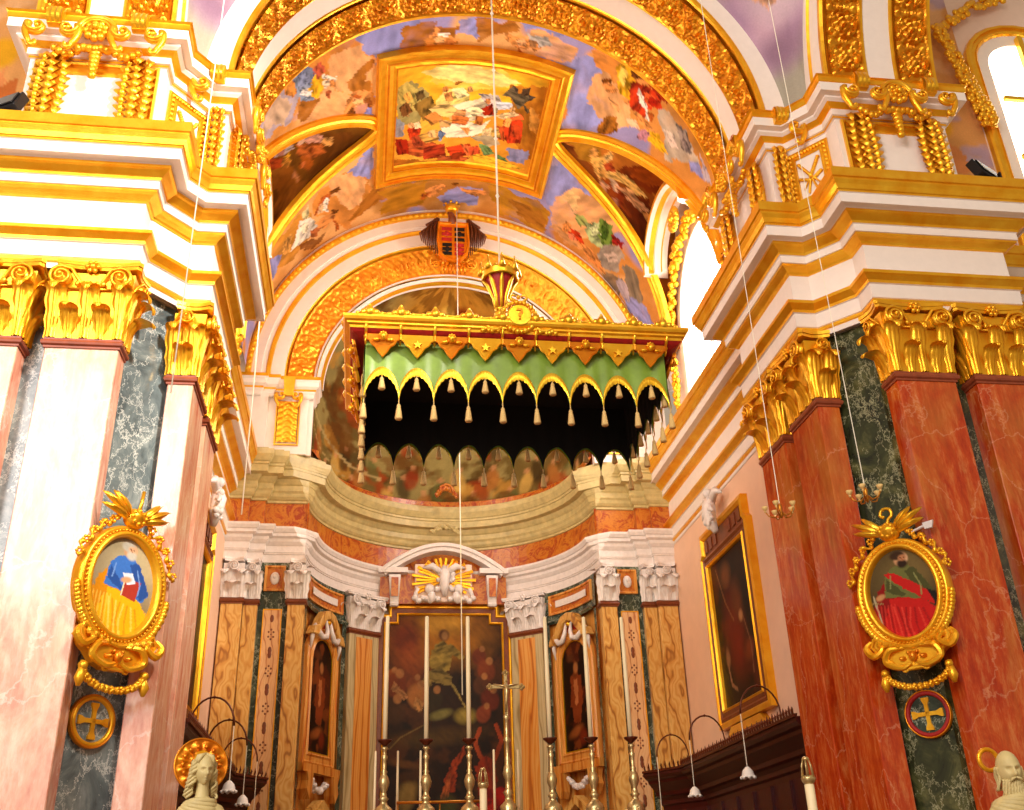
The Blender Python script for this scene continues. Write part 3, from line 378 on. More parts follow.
# ================================================================ painted surfaces
def vnoise(x,y,seed=0):
    xi=np.floor(x); yi=np.floor(y); fx=x-xi; fy=y-yi; fx=fx*fx*(3-2*fx); fy=fy*fy*(3-2*fy)
    def h(a,b):
        v=np.sin(a*127.1+b*311.7+seed*74.7)*43758.5453; return v-np.floor(v)
    return (h(xi,yi)*(1-fx)+h(xi+1,yi)*fx)*(1-fy)+(h(xi,yi+1)*(1-fx)+h(xi+1,yi+1)*fx)*fy
def fbm(x,y,seed=0,o=4):
    r=0;a=.5
    for i in range(o): r=r+a*vnoise(x*2**i,y*2**i,seed+i); a*=.5
    return r
class Canvas:
    def __init__(s,X,Y,base): s.X=np.asarray(X,float); s.Y=np.asarray(Y,float); s.c=np.ones((len(s.X),3))*np.array(lin(base))
    def _mix(s,a,col):
        a=a[:,None]; s.c=s.c*(1-a)+np.array(lin(col))*a
    def blob(s,cx,cy,rx,ry,col,ang=0,soft=.25,al=1.):
        ca,sa=math.cos(R(ang)),math.sin(R(ang)); dx=s.X-cx; dy=s.Y-cy
        u=(dx*ca+dy*sa)/rx; v=(-dx*sa+dy*ca)/ry; d=np.sqrt(u*u+v*v)
        s._mix(np.clip((1+soft-d)/(2*soft),0,1)*al,col); return s
    def poly(s,pts,col,wob=0.,al=1.,seed=0,folds=.0,soft=0):
        X,Y=s.X,s.Y
        if wob: f=.42/wob; X=X+(fbm(s.X*f,s.Y*f,5,5)-.47)*wob*3.2; Y=Y+(fbm(s.X*f,s.Y*f,9,5)-.47)*wob*3.2
        ins=np.zeros(len(X),bool); n=len(pts)
        for i in range(n):
            x1,y1=pts[i]; x2,y2=pts[(i+1)%n]
            if y1==y2: continue
            c=((y1>Y)!=(y2>Y)); ins^=c&(X<(x2-x1)*(Y-y1)/(y2-y1)+x1)
        A=ins.astype(float)*al
        if soft: A=A*np.clip(.62+.8*fbm(s.X*2.4,s.Y*2.4,seed+31),0,1)
        s._mix(A,col)
        if folds and ins.any():
            P=np.array(pts); d=P-P.mean(0); w_,v_=np.linalg.eigh(d.T@d); ax=v_[:,1]; sz=max(.05,math.sqrt(max(w_[0],1e-6)/len(pts)))
            u=(s.X*ax[0]+s.Y*ax[1])/sz; q=(-s.X*ax[1]+s.Y*ax[0])/sz
            n=fbm(u*.7+seed,q*2.6,seed+3,4)-.47; n2=fbm(u*1.6,q*1.6+seed,seed+9,3)-.44
            s.c=np.clip(s.c*np.clip(1+(folds*(3.4*n+1.2*n2)-.06)*ins,.25,1.18)[:,None],0,1)
        return s
    def line(s,pts,w,col,al=1.):
        d=np.full(len(s.X),9e9)
        for (x1,y1),(x2,y2) in zip(pts,pts[1:]):
            L=max(1e-9,(x2-x1)**2+(y2-y1)**2); t=np.clip(((s.X-x1)*(x2-x1)+(s.Y-y1)*(y2-y1))/L,0,1)
            d=np.minimum(d,np.hypot(s.X-x1-t*(x2-x1),s.Y-y1-t*(y2-y1)))
        s._mix((d<w/2).astype(float)*al,col); return s
    def vary(s,amt,f,seed=0):
        s.c=s.c*(1+amt*(fbm(s.X*f,s.Y*f,seed)-.47)*2)[:,None]; return s
    def tint(s,col,f,thr=.5,seed=3,al=.6,soft=.08):
        n=fbm(s.X*f,s.Y*f,seed); s._mix(np.clip((n-thr)/soft,0,1)*al,col); return s
    def strokes(s,f,amt,seed=1,an=0):
        ca,sa=math.cos(an),math.sin(an); n=fbm((s.X*ca+s.Y*sa)*f*3,(-s.X*sa+s.Y*ca)*f,seed,3); s.c=s.c*(1+amt*(n-.45)*2)[:,None]; return s
    def art(s,shapes,wob=0.):
        for k,(pts,col,soft) in enumerate(shapes): s.poly(pts,col,wob*(2.2 if soft else .55),seed=k,folds=.35 if soft else .8,soft=soft)
        return s
def frame(m,mapfn,poly,prof,mats,ns=10):
    """moulded frame round polygon (2D); prof of (inset,height) from the outer edge inwards"""
    P=[Vector(p) for p in poly]; n=len(P); mit=[]
    for i in range(n):
        a=(P[i]-P[i-1]).normalized(); b=(P[(i+1)%n]-P[i]).normalized(); na=Vector((-a.y,a.x)); nb=Vector((-b.y,b.x))
        mit.append((na+nb)/max(.2,1+na.dot(nb)))
    k=len(prof); vs=[];cnt=0
    for i in range(n):
        j=(i+1)%n; q=max(1,int(ns*min(1,(P[j]-P[i]).length)))
        for e in range(q):
            t=e/q; b=P[i].lerp(P[j],t); mm=mit[i].lerp(mit[j],t)
            vs+=[mapfn(b.x+mm.x*d,b.y+mm.y*d,h) for d,h in prof]; cnt+=1
    fs=[(i*k+j,((i+1)%cnt)*k+j,((i+1)%cnt)*k+j+1,i*k+j+1) for i in range(cnt) for j in range(k-1)]
    m.add(vs,fs,[mats[j] for i in range(cnt) for j in range(k-1)]); return m
def inset(poly,d):
    P=[Vector(p) for p in poly]; n=len(P); out=[]
    for i in range(n):
        a=(P[i]-P[i-1]).normalized(); b=(P[(i+1)%n]-P[i]).normalized(); na=Vector((-a.y,a.x)); nb=Vector((-b.y,b.x))
        q=P[i]+(na+nb)/max(.2,1+na.dot(nb))*d; out.append((q.x,q.y))
    return out
def painted_grid(mapfn,x0,x1,y0,y1,nx,ny,paint,skip=None):
    m=MB(); vs=[];X=[];Y=[]
    for j in range(ny+1):
        for i in range(nx+1):
            x=x0+(x1-x0)*i/nx; y=y0+(y1-y0)*j/ny; X.append(x);Y.append(y); vs.append(mapfn(x,y))
    fs=[]
    for j in range(ny):
        for i in range(nx):
            if skip and skip(x0+(x1-x0)*(i+.5)/nx,y0+(y1-y0)*(j+.5)/ny): continue
            a=j*(nx+1)+i; fs.append((a,a+1,a+nx+2,a+nx+1))
    m.add(vs,fs); c=Canvas(X,Y,'808080'); paint(c); m.col=np.clip(c.c,0,1); return m
def disc_grid(mapfn,rx,ry,nr,na,paint):
    m=MB(); X=[0.];Y=[0.]; vs=[mapfn(0,0)]
    for i in range(1,nr+1):
        for j in range(na):
            a=2*PI*j/na; X.append(rx*i/nr*math.cos(a)); Y.append(ry*i/nr*math.sin(a)); vs.append(mapfn(X[-1],Y[-1]))
    fs=[(0,1+j,1+(j+1)%na) for j in range(na)]
    for i in range(nr-1):
        for j in range(na): a=1+i*na; fs.append((a+j,a+na+j,a+na+(j+1)%na,a+(j+1)%na))
    m.add(vs,fs); c=Canvas(X,Y,'808080'); paint(c); m.col=np.clip(c.c,0,1); return m

# ---- barrel vault
def vmap(s,y,h=0): 
    th=s/VR; return ((VR-h)*math.sin(th),y,VZ+(VR-h)*math.cos(th))
def paint_vault(c):
    c.c[:]=np.array(lin('D08A40')); c.tint('E6B070',.55,.46,4,.8,.12); c.tint('A06A28',.7,.56,11,.7,.1); c.tint('8E90CC',.45,.55,21,.85,.05)
    c.art(VAULT_ART,.09); c.vary(.16,2.2,7); c.strokes(2.5,.12,5,.6)
S90=VR*PI/2
m=painted_grid(vmap,-S90,S90,VY0,APY+.2,420,200,paint_vault,
   skip=lambda s,y: abs(y-LYC)<lun_edge(abs(math.degrees(s/VR)))-.02 or (abs(s)<2.3 and 18.95<y<23.4))
struct(m,'ceiling','fresco',smooth=True)
# ---- lunettes with groin ribs
def paint_lun(art,base):
    def f(c):
        c.c[:]=np.array(lin(base)); c.tint('B87020',2.2,.5,3,.6,.1); c.tint('4A1C06',2.0,.55,8,.7,.1); c.art(art,.02); c.vary(.18,6,2)
    return f
for sg,art,base,nm in ((1,LUNR_ART,'8A4410','ceiling_right_lunette'),(-1,LUNL_ART,'8C5014','ceiling_left_lunette')):
    m=painted_grid(lambda s,t: lunpt(sg,s,t),-1,1,0,1,200,70,paint_lun(art,base)); struct(m,nm,'fresco',smooth=True)
    # rib along the groin
    m=MB(); pts=[]; N=60
    for i in range(N+1):
        s=-1+2*i/N; p=Vector(lunpt(sg,s,0)); pts.append(p)
    prof=[(-.20,-.05),(-.20,.07),(-.15,.12),(-.11,.07),(-.05,.06),(0,.09),(.05,.06),(.11,.07),(.15,.12),(.20,.07),(.20,-.05)]
    vs=[]
    for i,p in enumerate(pts):
        t=(pts[min(i+1,N)]-pts[max(0,i-1)]).normalized(); nn=Vector((-p.x,0,VZ-p.z)).normalized(); bb=t.cross(nn).normalized()
        nn=bb.cross(t).normalized()
        if nn.dot(Vector((-p.x,0,VZ-p.z)))<0: nn=-nn
        if i==N//2: bb=Vector((0,0,0))+(Vector((sg*.6,0,.8)).cross(Vector((0,1,0)))*0); 
        vs.append((p,bb,nn))
    h=N//2; vs[h]=(vs[h][0],(vs[h-1][1]+vs[h+1][1])*.5 if (vs[h-1][1]+vs[h+1][1]).length>.1 else vs[h-1][1],vs[h-1][2])
    k=len(prof); V=[tuple(p+bb*a+nn*b) for p,bb,nn in vs for a,b in prof]
    m.add(V,[(i*k+j,i*k+j+1,(i+1)*k+j+1,(i+1)*k+j) for i in range(N) for j in range(k-1)])
    struct(m,'trim_%d'%tn,'gold'); tn+=1
# ---- the framed scene in the middle of the vault
A0=25.4; sF=VR*R(A0)
FP=[(0,-.02),(0,.16),(.06,.20),(.10,.20),(.12,.14),(.20,.14),(.24,.18),(.30,.18),(.32,.12),(.44,.09),(.50,.12),(.55,.12),(.56,.02),(.60,-.02)]
fr=MB(); frame(fr,lambda a,b,h: vmap(a,b,h),[(-sF,18.66),(sF,18.66),(sF,23.68),(-sF,23.68)],FP,[0]*3+[1]+[0]*2+[1]+[0]*1+[0]*2+[1]+[0]*2,6)
fr_e=empty('ceiling_painting',(0,21.17,VZ+VR),'gold-framed painting of many figures in clouds at the centre of the vault','painting')
fr.build('gilded_frame',['gold','dark_gold'],fr_e,loc=(0,21.17,VZ+VR))
def paint_panel(c):
    c.c[:]=np.array(lin('D89028')); c.tint('F0B840',.9,.5,4,.7,.1); c.art(PANEL_ART,.03); c.vary(.16,3.5,9); c.strokes(4,.2,5,.9)
m=painted_grid(lambda a,b: vmap(a,b,-.02),-sF+.4,sF-.4,19.0,23.35,200,190,paint_panel)
m.build('painted_canvas','fresco',fr_e,smooth=True,loc=(0,21.17,VZ+VR))

# ---- pendentives and the transept corner
for sg in (1,-1):
    def pend(u,v):
        a=R(-8+98*v); p=Vector((5.42*math.cos(a),14.44,AZ+5.42*math.sin(a))); q=Vector((5.82,8.33+5.42*math.cos(a)+.3*(1-v),AZ+5.42*math.sin(a)))
        w=p.lerp(q,u); return (sg*w.x,w.y,w.z)
    def paint_p(c):
        c.c[:]=np.array(lin('A8A090')); c.tint('8E8672',3.5,.5,3,.6)
        c.blob(.5,.36,.75,.13,'B08CA8',0,.35).blob(.35,.32,.45,.06,'CFA8BC',10,.5).blob(.7,.40,.4,.07,'DCC0CC',0,.5).blob(.45,.26,.5,.04,'9A7890',0,.6)
        c.poly([(.25,.52),(.45,.44),(.6,.40),(.62,.37),(.48,.38),(.3,.42),(.1,.50)],'E0A888',.02,folds=.5).poly([(.6,.42),(.8,.52),(.95,.6),(.85,.5),(.7,.41)],'D89C80',.02,folds=.5); c.blob(.5,.6,.6,.10,'D8A878',0,.4,.7); c.vary(.15,5,1)
    struct(painted_grid(pend,0,1,0,1,60,120,paint_p),'ceiling_%s_pendentive'%SIDE[sg],'fresco',smooth=True)

# ================================================================ the apse
AC=(0,25.9); ARd=3.9
def apt(phi,rho,z): return (rho*math.sin(R(phi)),AC[1]+rho*math.cos(R(phi)),z)
def apath(step=True):
    r=[(5.95,25.60),(5.34,25.60),(5.34,25.74),(4.95,25.74),(4.95,25.93),(3.9,25.93)] if step else [(5.95,25.93),(3.9,25.93)]
    arc=[(ARd*math.sin(R(a)),AC[1]+ARd*math.cos(R(a))) for a in range(90,-1,-4)]; arc=[p for p in arc if p[0]>.01]+[(0,AC[1]+ARd)]
    full=r+arc; full=full+[(-x,y) for x,y in full[:-1][::-1]]; return full
AP=apath()
LOW=[(-.3,9.74),(.0,9.75),(0,9.98),(.03,9.99),(.03,10.02),(.05,10.03),(.05,10.2),(.08,10.23),(.13,10.3),(.13,10.38),(.22,10.42),(.22,10.5),(.25,10.52),(.29,10.6),(.29,10.66),(-.3,10.67)]
struct(MB().sweep(AP,LOW,[0]*15),'trim_30','white_marble')
struct(MB().sweep(AP,[(-.04,10.66),(-.04,11.42)],[0]),'trim_31','breccia')
UPP=[(-.04,11.4),(.0,11.41),(.0,11.47),(.04,11.5),(.08,11.56),(.1,11.64),(.14,11.70),(.14,11.84),(.18,11.88),(.22,11.95),(.24,12.0),(.40,12.02),(.40,12.2),(.43,12.22),(.43,12.28),(.46,12.3),(.50,12.38),(.54,12.46),(.54,12.60),(.38,12.62),(.38,12.70),(-.2,12.74)]
struct(MB().sweep(AP,UPP,[0]*21),'trim_32','apse_stone')
# orange band at the foot of the half dome
arcp=[(ARd*math.sin(R(a)),AC[1]+ARd*math.cos(R(a))) for a in range(90,-91,-4)]
struct(MB().sweep(arcp,[(.20,12.7),(.2,12.92),(.16,12.95),(0.,12.97)],[0,0,0]),'trim_33','breccia')
# wall of the apse (lower order)
W=[(5.95,26.02),(4.02,26.02)]+[((ARd+.12)*math.sin(R(a)),AC[1]+(ARd+.12)*math.cos(R(a))) for a in range(88,-89,-4)]+[(-4.02,26.02),(-5.95,26.02)]
struct(MB().sweep(W,[(0,0),(0,9.8)],[0]),'wall_apse','onyx_orange')
struct(MB().sweep(W,[(0,9.8),(0,12.72)],[0]),'wall_apse_upper','apse_stone')
# half dome painting
AZC=14.9; DR=3.9
def dome(u,v):
    a=R(-92+184*u)
    if v<.3: z=12.7+(AZC-12.7)*v/.3; rr=DR; return (rr*math.sin(a),AC[1]+.1+rr*math.cos(a),z)
    b=R(90*(v-.3)/.7); return (DR*math.cos(b)*math.sin(a),AC[1]+.1+DR*math.cos(b)*math.cos(a),AZC+DR*math.sin(b))
def paint_dome(c):
    c.X*=9; c.Y*=7
    c.c[:]=np.array(lin('6E5A2C')); c.tint('9A8A52',1.3,.47,3,.8,.06); c.tint('4A3414',1.6,.53,8,.8,.06); c.tint('9C3A12',1.1,.56,13,.75,.05); c.tint('C08A38',1.5,.6,23,.7,.05)
    for k in range(26):
        x=.6+.32*k+.1*math.sin(k*5); y=.6+.45*math.sin(k*2.1); c.blob(x,y,.16,.35,('8E2E10','A86A30','5A6030','C8A050','3A2A14')[k%5],20*math.sin(k),.2,.8); c.blob(x+.03,y+.38,.07,.09,'C08858',0,.2,.8)
    c.line([(.0,1.8),(1.2,1.3),(2.2,.9),(3.0,.8)],.10,'B8A068',.8); c.line([(.2,1.2),(1.0,.8),(2.0,.5)],.05,'B09860',.7)
    m_=(c.Y>4.4); c.blob(4.5,6.2,3.2,1.5,'D09030',0,.3,.85); c.blob(3.6,5.5,.5,.3,'7A4A14',0,.3).blob(5.3,5.6,.6,.3,'8A3A10',0,.3).blob(4.4,5.7,.4,.25,'E8B850',0,.3); c.tint('6A3A10',2,.55,31,.6,.06)
    c.vary(.25,4,3)
struct(painted_grid(dome,0,1,0,1,150,110,paint_dome),'ceiling_apse','fresco',smooth=True)
# front arch of the apse
def r2(prof,mats,nm,mt,zc=14.93,n=72,ext=1.6):
    k=len(prof); A=[R(-90+180*i/n) for i in range(n+1)]
    vs=[(r*math.sin(a),y,zc+r*math.cos(a)) for a in A for y,r in prof]
    m=MB(); m.add(vs,[(i*k+j,(i+1)*k+j,(i+1)*k+j+1,i*k+j+1) for i in range(n) for j in range(k-1)],[mats[j] for i in range(n) for j in range(k-1)])
    return struct(m,nm,mt,auto=30)
AR_P=[(25.35,6.2),(25.35,5.78),(25.28,5.77),(25.24,5.70),(25.28,5.62),(25.36,5.61),(25.36,5.35),(25.40,5.34),(25.42,5.24),(25.40,5.23),(25.38,5.19),(25.40,5.12),(25.46,5.10),(25.46,4.74),(25.50,4.73),(25.52,4.70),
      (25.62,4.68),(25.98,3.98),(25.95,3.96),(25.95,3.9),(26.0,3.88),(26.06,3.82),(26.06,3.78),(26.1,3.76),(26.16,3.70),(26.22,3.68),(26.3,3.72),(26.3,3.95)]
AR_M=[0,1,1,1,1,0,0,0,0,1,1,1,0,0,1,1,2,0,0,1,0,0,1,1,0,0,0]
r2(AR_P,AR_M,'trim_34',['stucco','gold','dark_gold'])
m=MB(); m.grid(lambda i,j: (lambda a,r,y: (r*math.sin(a),y,14.93+r*math.cos(a)))(R(-89+178*i),4.67-.69*j-.05*rosette_h(i*18,j*2-1),25.62+.36*j-.05*rosette_h(i*18,j*2-1)),18*20,16)
struct(m,'trim_35','dark_gold',smooth=True,auto=50)
m=MB(); m.grid(lambda i,j: (lambda a,r,y: (r*math.sin(a),y,14.93+r*math.cos(a)))(R(-89+178*i),5.76-.14*j,25.25-.05*abs(math.sin(i*300))*math.sin(PI*j)),600,4)
struct(m,'trim_36','gold',smooth=True)
# wall above the arch and the impost piers
m=MB(); n=48
vs=[]
for i in range(n+1):
    a=R(-90+180*i/n); vs+=[(5.6*math.sin(a),25.5,14.93+5.6*math.cos(a)),(7.5*math.sin(a),25.5,14.93+7.5*math.cos(a))]
m.add(vs,[(2*i,2*i+1,2*i+3,2*i+2) for i in range(n)]); struct(m,'wall_apse_arch','stucco')
for sg in (1,-1):
    S=SIDE[sg]
    m=MB().box(4.02,6.0,25.55,26.1,12.66,14.5)
    m.box(5.1,6.0,25.42,25.6,12.66,14.5); m.box(3.9,4.08,25.62,26.3,12.66,14.5)
    struct(m.mirror(sg),'wall_%s_impost'%S,'stucco')
    IM=[(0,14.3),(.03,14.34),(.03,14.42),(.08,14.5),(.08,14.56),(.15,14.62),(.15,14.74),(.20,14.80),(.20,14.9),(-.3,14.93)]
    m=MB().sweep([(6.0,25.38),(5.32,25.38),(5.32,25.46),(5.0,25.46),(5.0,25.54),(3.92,25.54),(3.92,26.35)],IM,[0,0,0,1,0,0,0,1,0])
    struct(m.mirror(sg),'trim_%d'%tn,['stucco','gold']); tn+=1
# ================================================================ pilasters and Corinthian capitals
def PL(o,t,n):
    """plan frame: a runs along t, h stands out along n, z up"""
    return lambda a,z,h=0.: (o[0]+t[0]*a+n[0]*h,o[1]+t[1]*a+n[1]*h,z)
def m_leaf(fn,a0,z0,w,h,out,n1=12,n2=16,droop=.22):
    m=MB()
    def g(u,v):
        a=(u-.5)*2; prof=(.62+.38*v/.6 if v<.6 else 1-.9*((v-.6)/.4)**2)*(1+.10*math.cos(v*26))
        rr=.13*h+.02
        if v<.58: z=v/.58*h; o=.05+.35*out*(v/.58)**2
        else:
            q=(v-.58)/.42*PI*1.12; z=h+math.sin(q)*rr; o=.05+.35*out+(1-math.cos(q))*(.42*out)
        o-=.10*a*a*(1-v*.6)*(w/.4); o+=.018*math.cos(a*PI*4)*(1-.3*v)
        return fn(a0+a*w*.5*prof,z0+z,o)
    m.grid(g,n1,n2); return m
def m_volute(fn,a0,z0,r,o,sgn,turns=1.9,tr=.17):
    m=MB(); pts=[];rs=[]; N=30
    for i in range(N+1):
        t=i/N; rr=r*(1-.84*t); an=PI/2+sgn*(-t*turns*2*PI); pts.append(fn(a0+rr*math.cos(an),z0+rr*math.sin(an),o+.05*t)); rs.append(r*tr*(1-.55*t))
    stem=[fn(a0-sgn*r*2.0,z0-r*1.9,o*.35),fn(a0-sgn*r*1.5,z0-r*.2,o*.6),fn(a0-sgn*r*.8,z0+r*.85,o*.9)]
    m.tube(stem+pts,[r*.10,r*.16,r*tr]+rs,7); m.ball(fn(a0,z0,o+.07),r*.2,8)
    # backing disc
    n=14; m.add([fn(a0+r*.85*math.cos(2*PI*k/n),z0+r*.85*math.sin(2*PI*k/n),o-.01) for k in range(n)]+[fn(a0+r*.85*math.cos(2*PI*k/n),z0+r*.85*math.sin(2*PI*k/n),o-.09) for k in range(n)],
        [tuple(range(n))]+[(k,k+n,(k+1)%n+n,(k+1)%n) for k in range(n)])
    return m
def capital(par,mat,box,faces,zb,h,sg,leafs=True,M4=None):
    """box x0,x1,y0,y1 of the shaft; faces: list of 'f' (front -y), 'i' (inner -x), 'o' (outer +x)"""
    x0,x1,y0,y1=box; L=parent_loc(par)
    def bd(m,nm,p,**k):
        if M4 is not None: m.xf(M4)
        m.mirror(sg); return m.build(nm,mat,p,loc=tuple(L),**k)
    m=MB(); e=.03
    ex0=e if 'i' in faces else 0; ex1=e if 'o' in faces else 0
    m.add([(x0-a*ex0/e if e else x0,y0-a,z) if 0 else (x0-(a if ex0 else 0),y0-a,z) for a,z in ((.01,zb),(.10,zb+h*.86))]+[(x1+(a if ex1 else 0),y0-a,z) for a,z in ((.01,zb),(.10,zb+h*.86))]+
          [(x1+(a if ex1 else 0),y1,z) for a,z in ((.01,zb),(.10,zb+h*.86))]+[(x0-(a if ex0 else 0),y1,z) for a,z in ((.01,zb),(.10,zb+h*.86))],
          [(0,2,3,1),(2,4,5,3),(4,6,7,5),(6,0,1,7),(1,3,5,7),(0,6,4,2)])
    # abacus with hollow sides
    def hollow(p,q,nx,ny,d):
        r=[]
        for k in range(9):
            t=k/8; c=d*math.sin(PI*t)*.8; r.append((p[0]+(q[0]-p[0])*t-nx*c,p[1]+(q[1]-p[1])*t-ny*c))
        return r
    ov=.19; A=(x0-(ov if ex0 else .02),y0-ov); B=(x1+(ov if ex1 else .02),y0-ov)
    poly=hollow((A[0]+.05,A[1]),(B[0]-.05,B[1]),0,-1,.09)
    if ex1: poly+=hollow((B[0],B[1]+.05),(B[0],y1),1,0,.07)
    else: poly+=[(B[0],y1)]
    if ex0: poly+=hollow((A[0],y1),(A[0],A[1]+.05),-1,0,.07)
    else: poly+=[(A[0],y1)]
    m.prism(poly,zb+h*.90,zb+h*.945); 
    cx,cy=(A[0]+B[0])/2,(A[1]+y1)/2
    m.prism([(cx+(x-cx)*1.03,cy+(y-cy)*1.03) for x,y in poly],zb+h*.95,zb+h)
    cap=bd(m,'capital',par)
    for f in faces:
        if f=='f': w=x1-x0; fn=PL(((x0+x1)/2,y0),(1,0),(0,-1))
        elif f=='i': w=y1-y0; fn=PL((x0,(y0+y1)/2),(0,-1),(-1,0))
        else: w=y1-y0; fn=PL((x1,(y0+y1)/2),(0,1),(1,0))
        if w>.7:
            low=[-.22*w,.22*w]; hi=[-.45*w,0,.45*w]; lw=.27*w; hw=.31*w
        else: low=[0]; hi=[-.4*w,.4*w]; lw=.8*w; hw=.8*w
        for a in hi: bd(m_leaf(fn,a,zb+.02,hw,h*.56,.24),'acanthus_leaf',cap,smooth=True)
        for a in low: bd(m_leaf(fn,a,zb+.01,lw,h*.29,.30),'acanthus_leaf',cap,smooth=True)
        r=h*.135 if w>.7 else min(h*.12,w*.3)
        for s_ in (-1,1):
            if w<=.7 and s_>0: continue
            bd(m_volute(fn,s_*(w*.5-r*.55) if w>.7 else 0,zb+h*.77,r,.19,s_),'volute',cap,smooth=True)
        if w>.7:
            # egg row and fleuron
            m=MB()
            for k in range(5): m.ball(fn(-.18*w+.09*w*k,zb+h*.70,.13),(.035,.035,.05),7)
            m.tube([fn(-.3*w,zb+h*.64,.11),fn(.3*w,zb+h*.64,.11)],.018,6)
            m.ball(fn(0,zb+h*.93,.16),.05,8)
            for k in range(6):
                b=2*PI*k/6; m.ball(fn(.075*math.cos(b),zb+h*.93+.075*math.sin(b),.15),(.04,.04,.04),7)
            bd(m,'fleuron',cap,smooth=True)
def pilaster(box,faces,sg,label,group=None,shaftmat='red_marble',capmat='gold',zb=9.0,zt=10.25,astr='red_stone',name='pilaster',M4=None,cat='pilaster',inlay=None):
    x0,x1,y0,y1=box; c=Vector(((x0+x1)/2,(y0+y1)/2,0)); 
    if M4 is not None: c=M4@c
    p=empty(name,(sg*c.x,c.y,0),label,cat,group)
    def bd(m,nm,mt,**k):
        if M4 is not None: m.xf(M4)
        return m.mirror(sg).build(nm,mt,p,loc=(sg*c.x,c.y,0),**k)
    sh_=bd(MB().box(x0,x1,y0,y1,.55,zb-.04),'shaft',shaftmat,bevel=.012)
    if inlay:
        m=MB().box(x0+.24,x1-.24,y0-.012,y0+.02,.9,zb-.2)
        if M4 is not None: m.xf(M4)
        m.mirror(sg).build('shaft_inlay',inlay,sh_,loc=(sg*c.x,c.y,0))
    bd(MB().box(x0-.08,x1+.08,y0-.08,y1,0,.3).box(x0-.04,x1+.04,y0-.04,y1,.3,.55),'base',astr)
    path=[(x0,y1),(x0,y0),(x1,y0),(x1,y1)]
    bd(MB().sweep(path,[(-.03,zb-.12),(.02,zb-.12),(.02,zb-.09),(.05,zb-.07),(.06,zb-.04),(.05,zb-.01),(.03,zb),(.03,zb+.03),(-.03,zb+.03)],[0]*8,side=-1),'astragal',astr)
    capital(p,capmat,box,faces,zb+.02,zt-zb-.02,sg,M4=M4)
    return p
for sg in (1,-1):
    tone='red marble' if sg>0 else 'lit-toned red marble'
    sd='right' if sg>0 else 'left'
    RMK='red_marble' if sg>0 else 'red_marble_lit'  # left shafts take the red marble copy coloured as strongly lit
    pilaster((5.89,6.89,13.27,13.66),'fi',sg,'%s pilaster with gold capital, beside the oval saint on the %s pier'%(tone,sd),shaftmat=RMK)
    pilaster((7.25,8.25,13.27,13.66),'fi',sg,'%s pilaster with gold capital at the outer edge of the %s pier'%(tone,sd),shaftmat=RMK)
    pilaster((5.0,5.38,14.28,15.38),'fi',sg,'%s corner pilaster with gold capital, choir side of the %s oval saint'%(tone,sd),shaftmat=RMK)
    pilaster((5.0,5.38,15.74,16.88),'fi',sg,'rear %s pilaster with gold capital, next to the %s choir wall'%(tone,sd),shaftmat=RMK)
# ---- white-capped onyx pilasters of the apse
def RZ(phi,rho):  # frame whose front (-y) looks at the apse centre
    a=R(phi); return Matrix.Translation((rho*math.sin(a),AC[1]+rho*math.cos(a),0))@Matrix.Rotation(-a,4,'Z')
for sg in (1,-1):
    sd='right' if sg>0 else 'left'
    kw=dict(shaftmat='onyx',capmat='white_marble',zb=8.72,zt=9.76,astr='frame_wood',name='apse_pilaster')
    pilaster((5.34,5.86,25.60,26.0),'f',sg,'yellow onyx pilaster with white capital in the corner against the %s choir wall'%sd,**kw)
    pilaster((4.98,5.33,25.74,26.0),'f',sg,'narrow onyx pilaster strip with white capital beside the %s inlaid panel'%sd,**kw)
    pilaster((3.82,4.24,25.68,26.0),'f',sg,'onyx pilaster with white capital between the %s inlaid panel and niche'%sd,**kw)
    pilaster((-.52,.52,-.12,.2),'fio',sg,'striped onyx pilaster with white capital directly %s of the altarpiece'%sd,M4=RZ(38,3.86),inlay='onyx_orange',**dict(kw,shaftmat='onyx_pale'))
# ================================================================ ornaments of the attic
def scroll(fn,a0,z0,r,o,sgn,flip=1):
    m=MB(); pts=[];rs=[]
    for i in range(34):
        t=i/33
        if t<.62: q=t/.62; rr=r*(.20+.62*q); an=PI*.2+q*2.0*PI; cx,cz=0,r*.9
        else: break
        pts.append((cx+rr*math.cos(an),cz+rr*math.sin(an))); rs.append(r*(.16+.20*q))
    ex,ez=pts[-1]
    for k in range(1,10):
        q=k/9; pts.append((ex+math.sin(q*PI)*r*.25-r*.3*q,ez-q*r*2.0)); rs.append(r*(.36-.12*q))
    lx,lz=pts[-1]
    for k in range(1,9):
        q=k/8; an=PI*.2-q*PI*1.5; pts.append((lx-r*.28+.3*r*math.cos(an)*(1-.3*q),lz-.1*r+.3*r*math.sin(an)*(1-.3*q))); rs.append(r*.2)
    P=[fn(a0+sgn*x,z0+z,o) for x,z in pts]; m.tube(P,rs,8)
    m.tube([Vector(p)+Vector(fn(0,0,.06))-Vector(fn(0,0,0)) for p in P[:20]],[x*.5 for x in rs[:20]],6)
    m.ball(fn(a0,z0+r*.9,o+.03),r*.22,8); return m
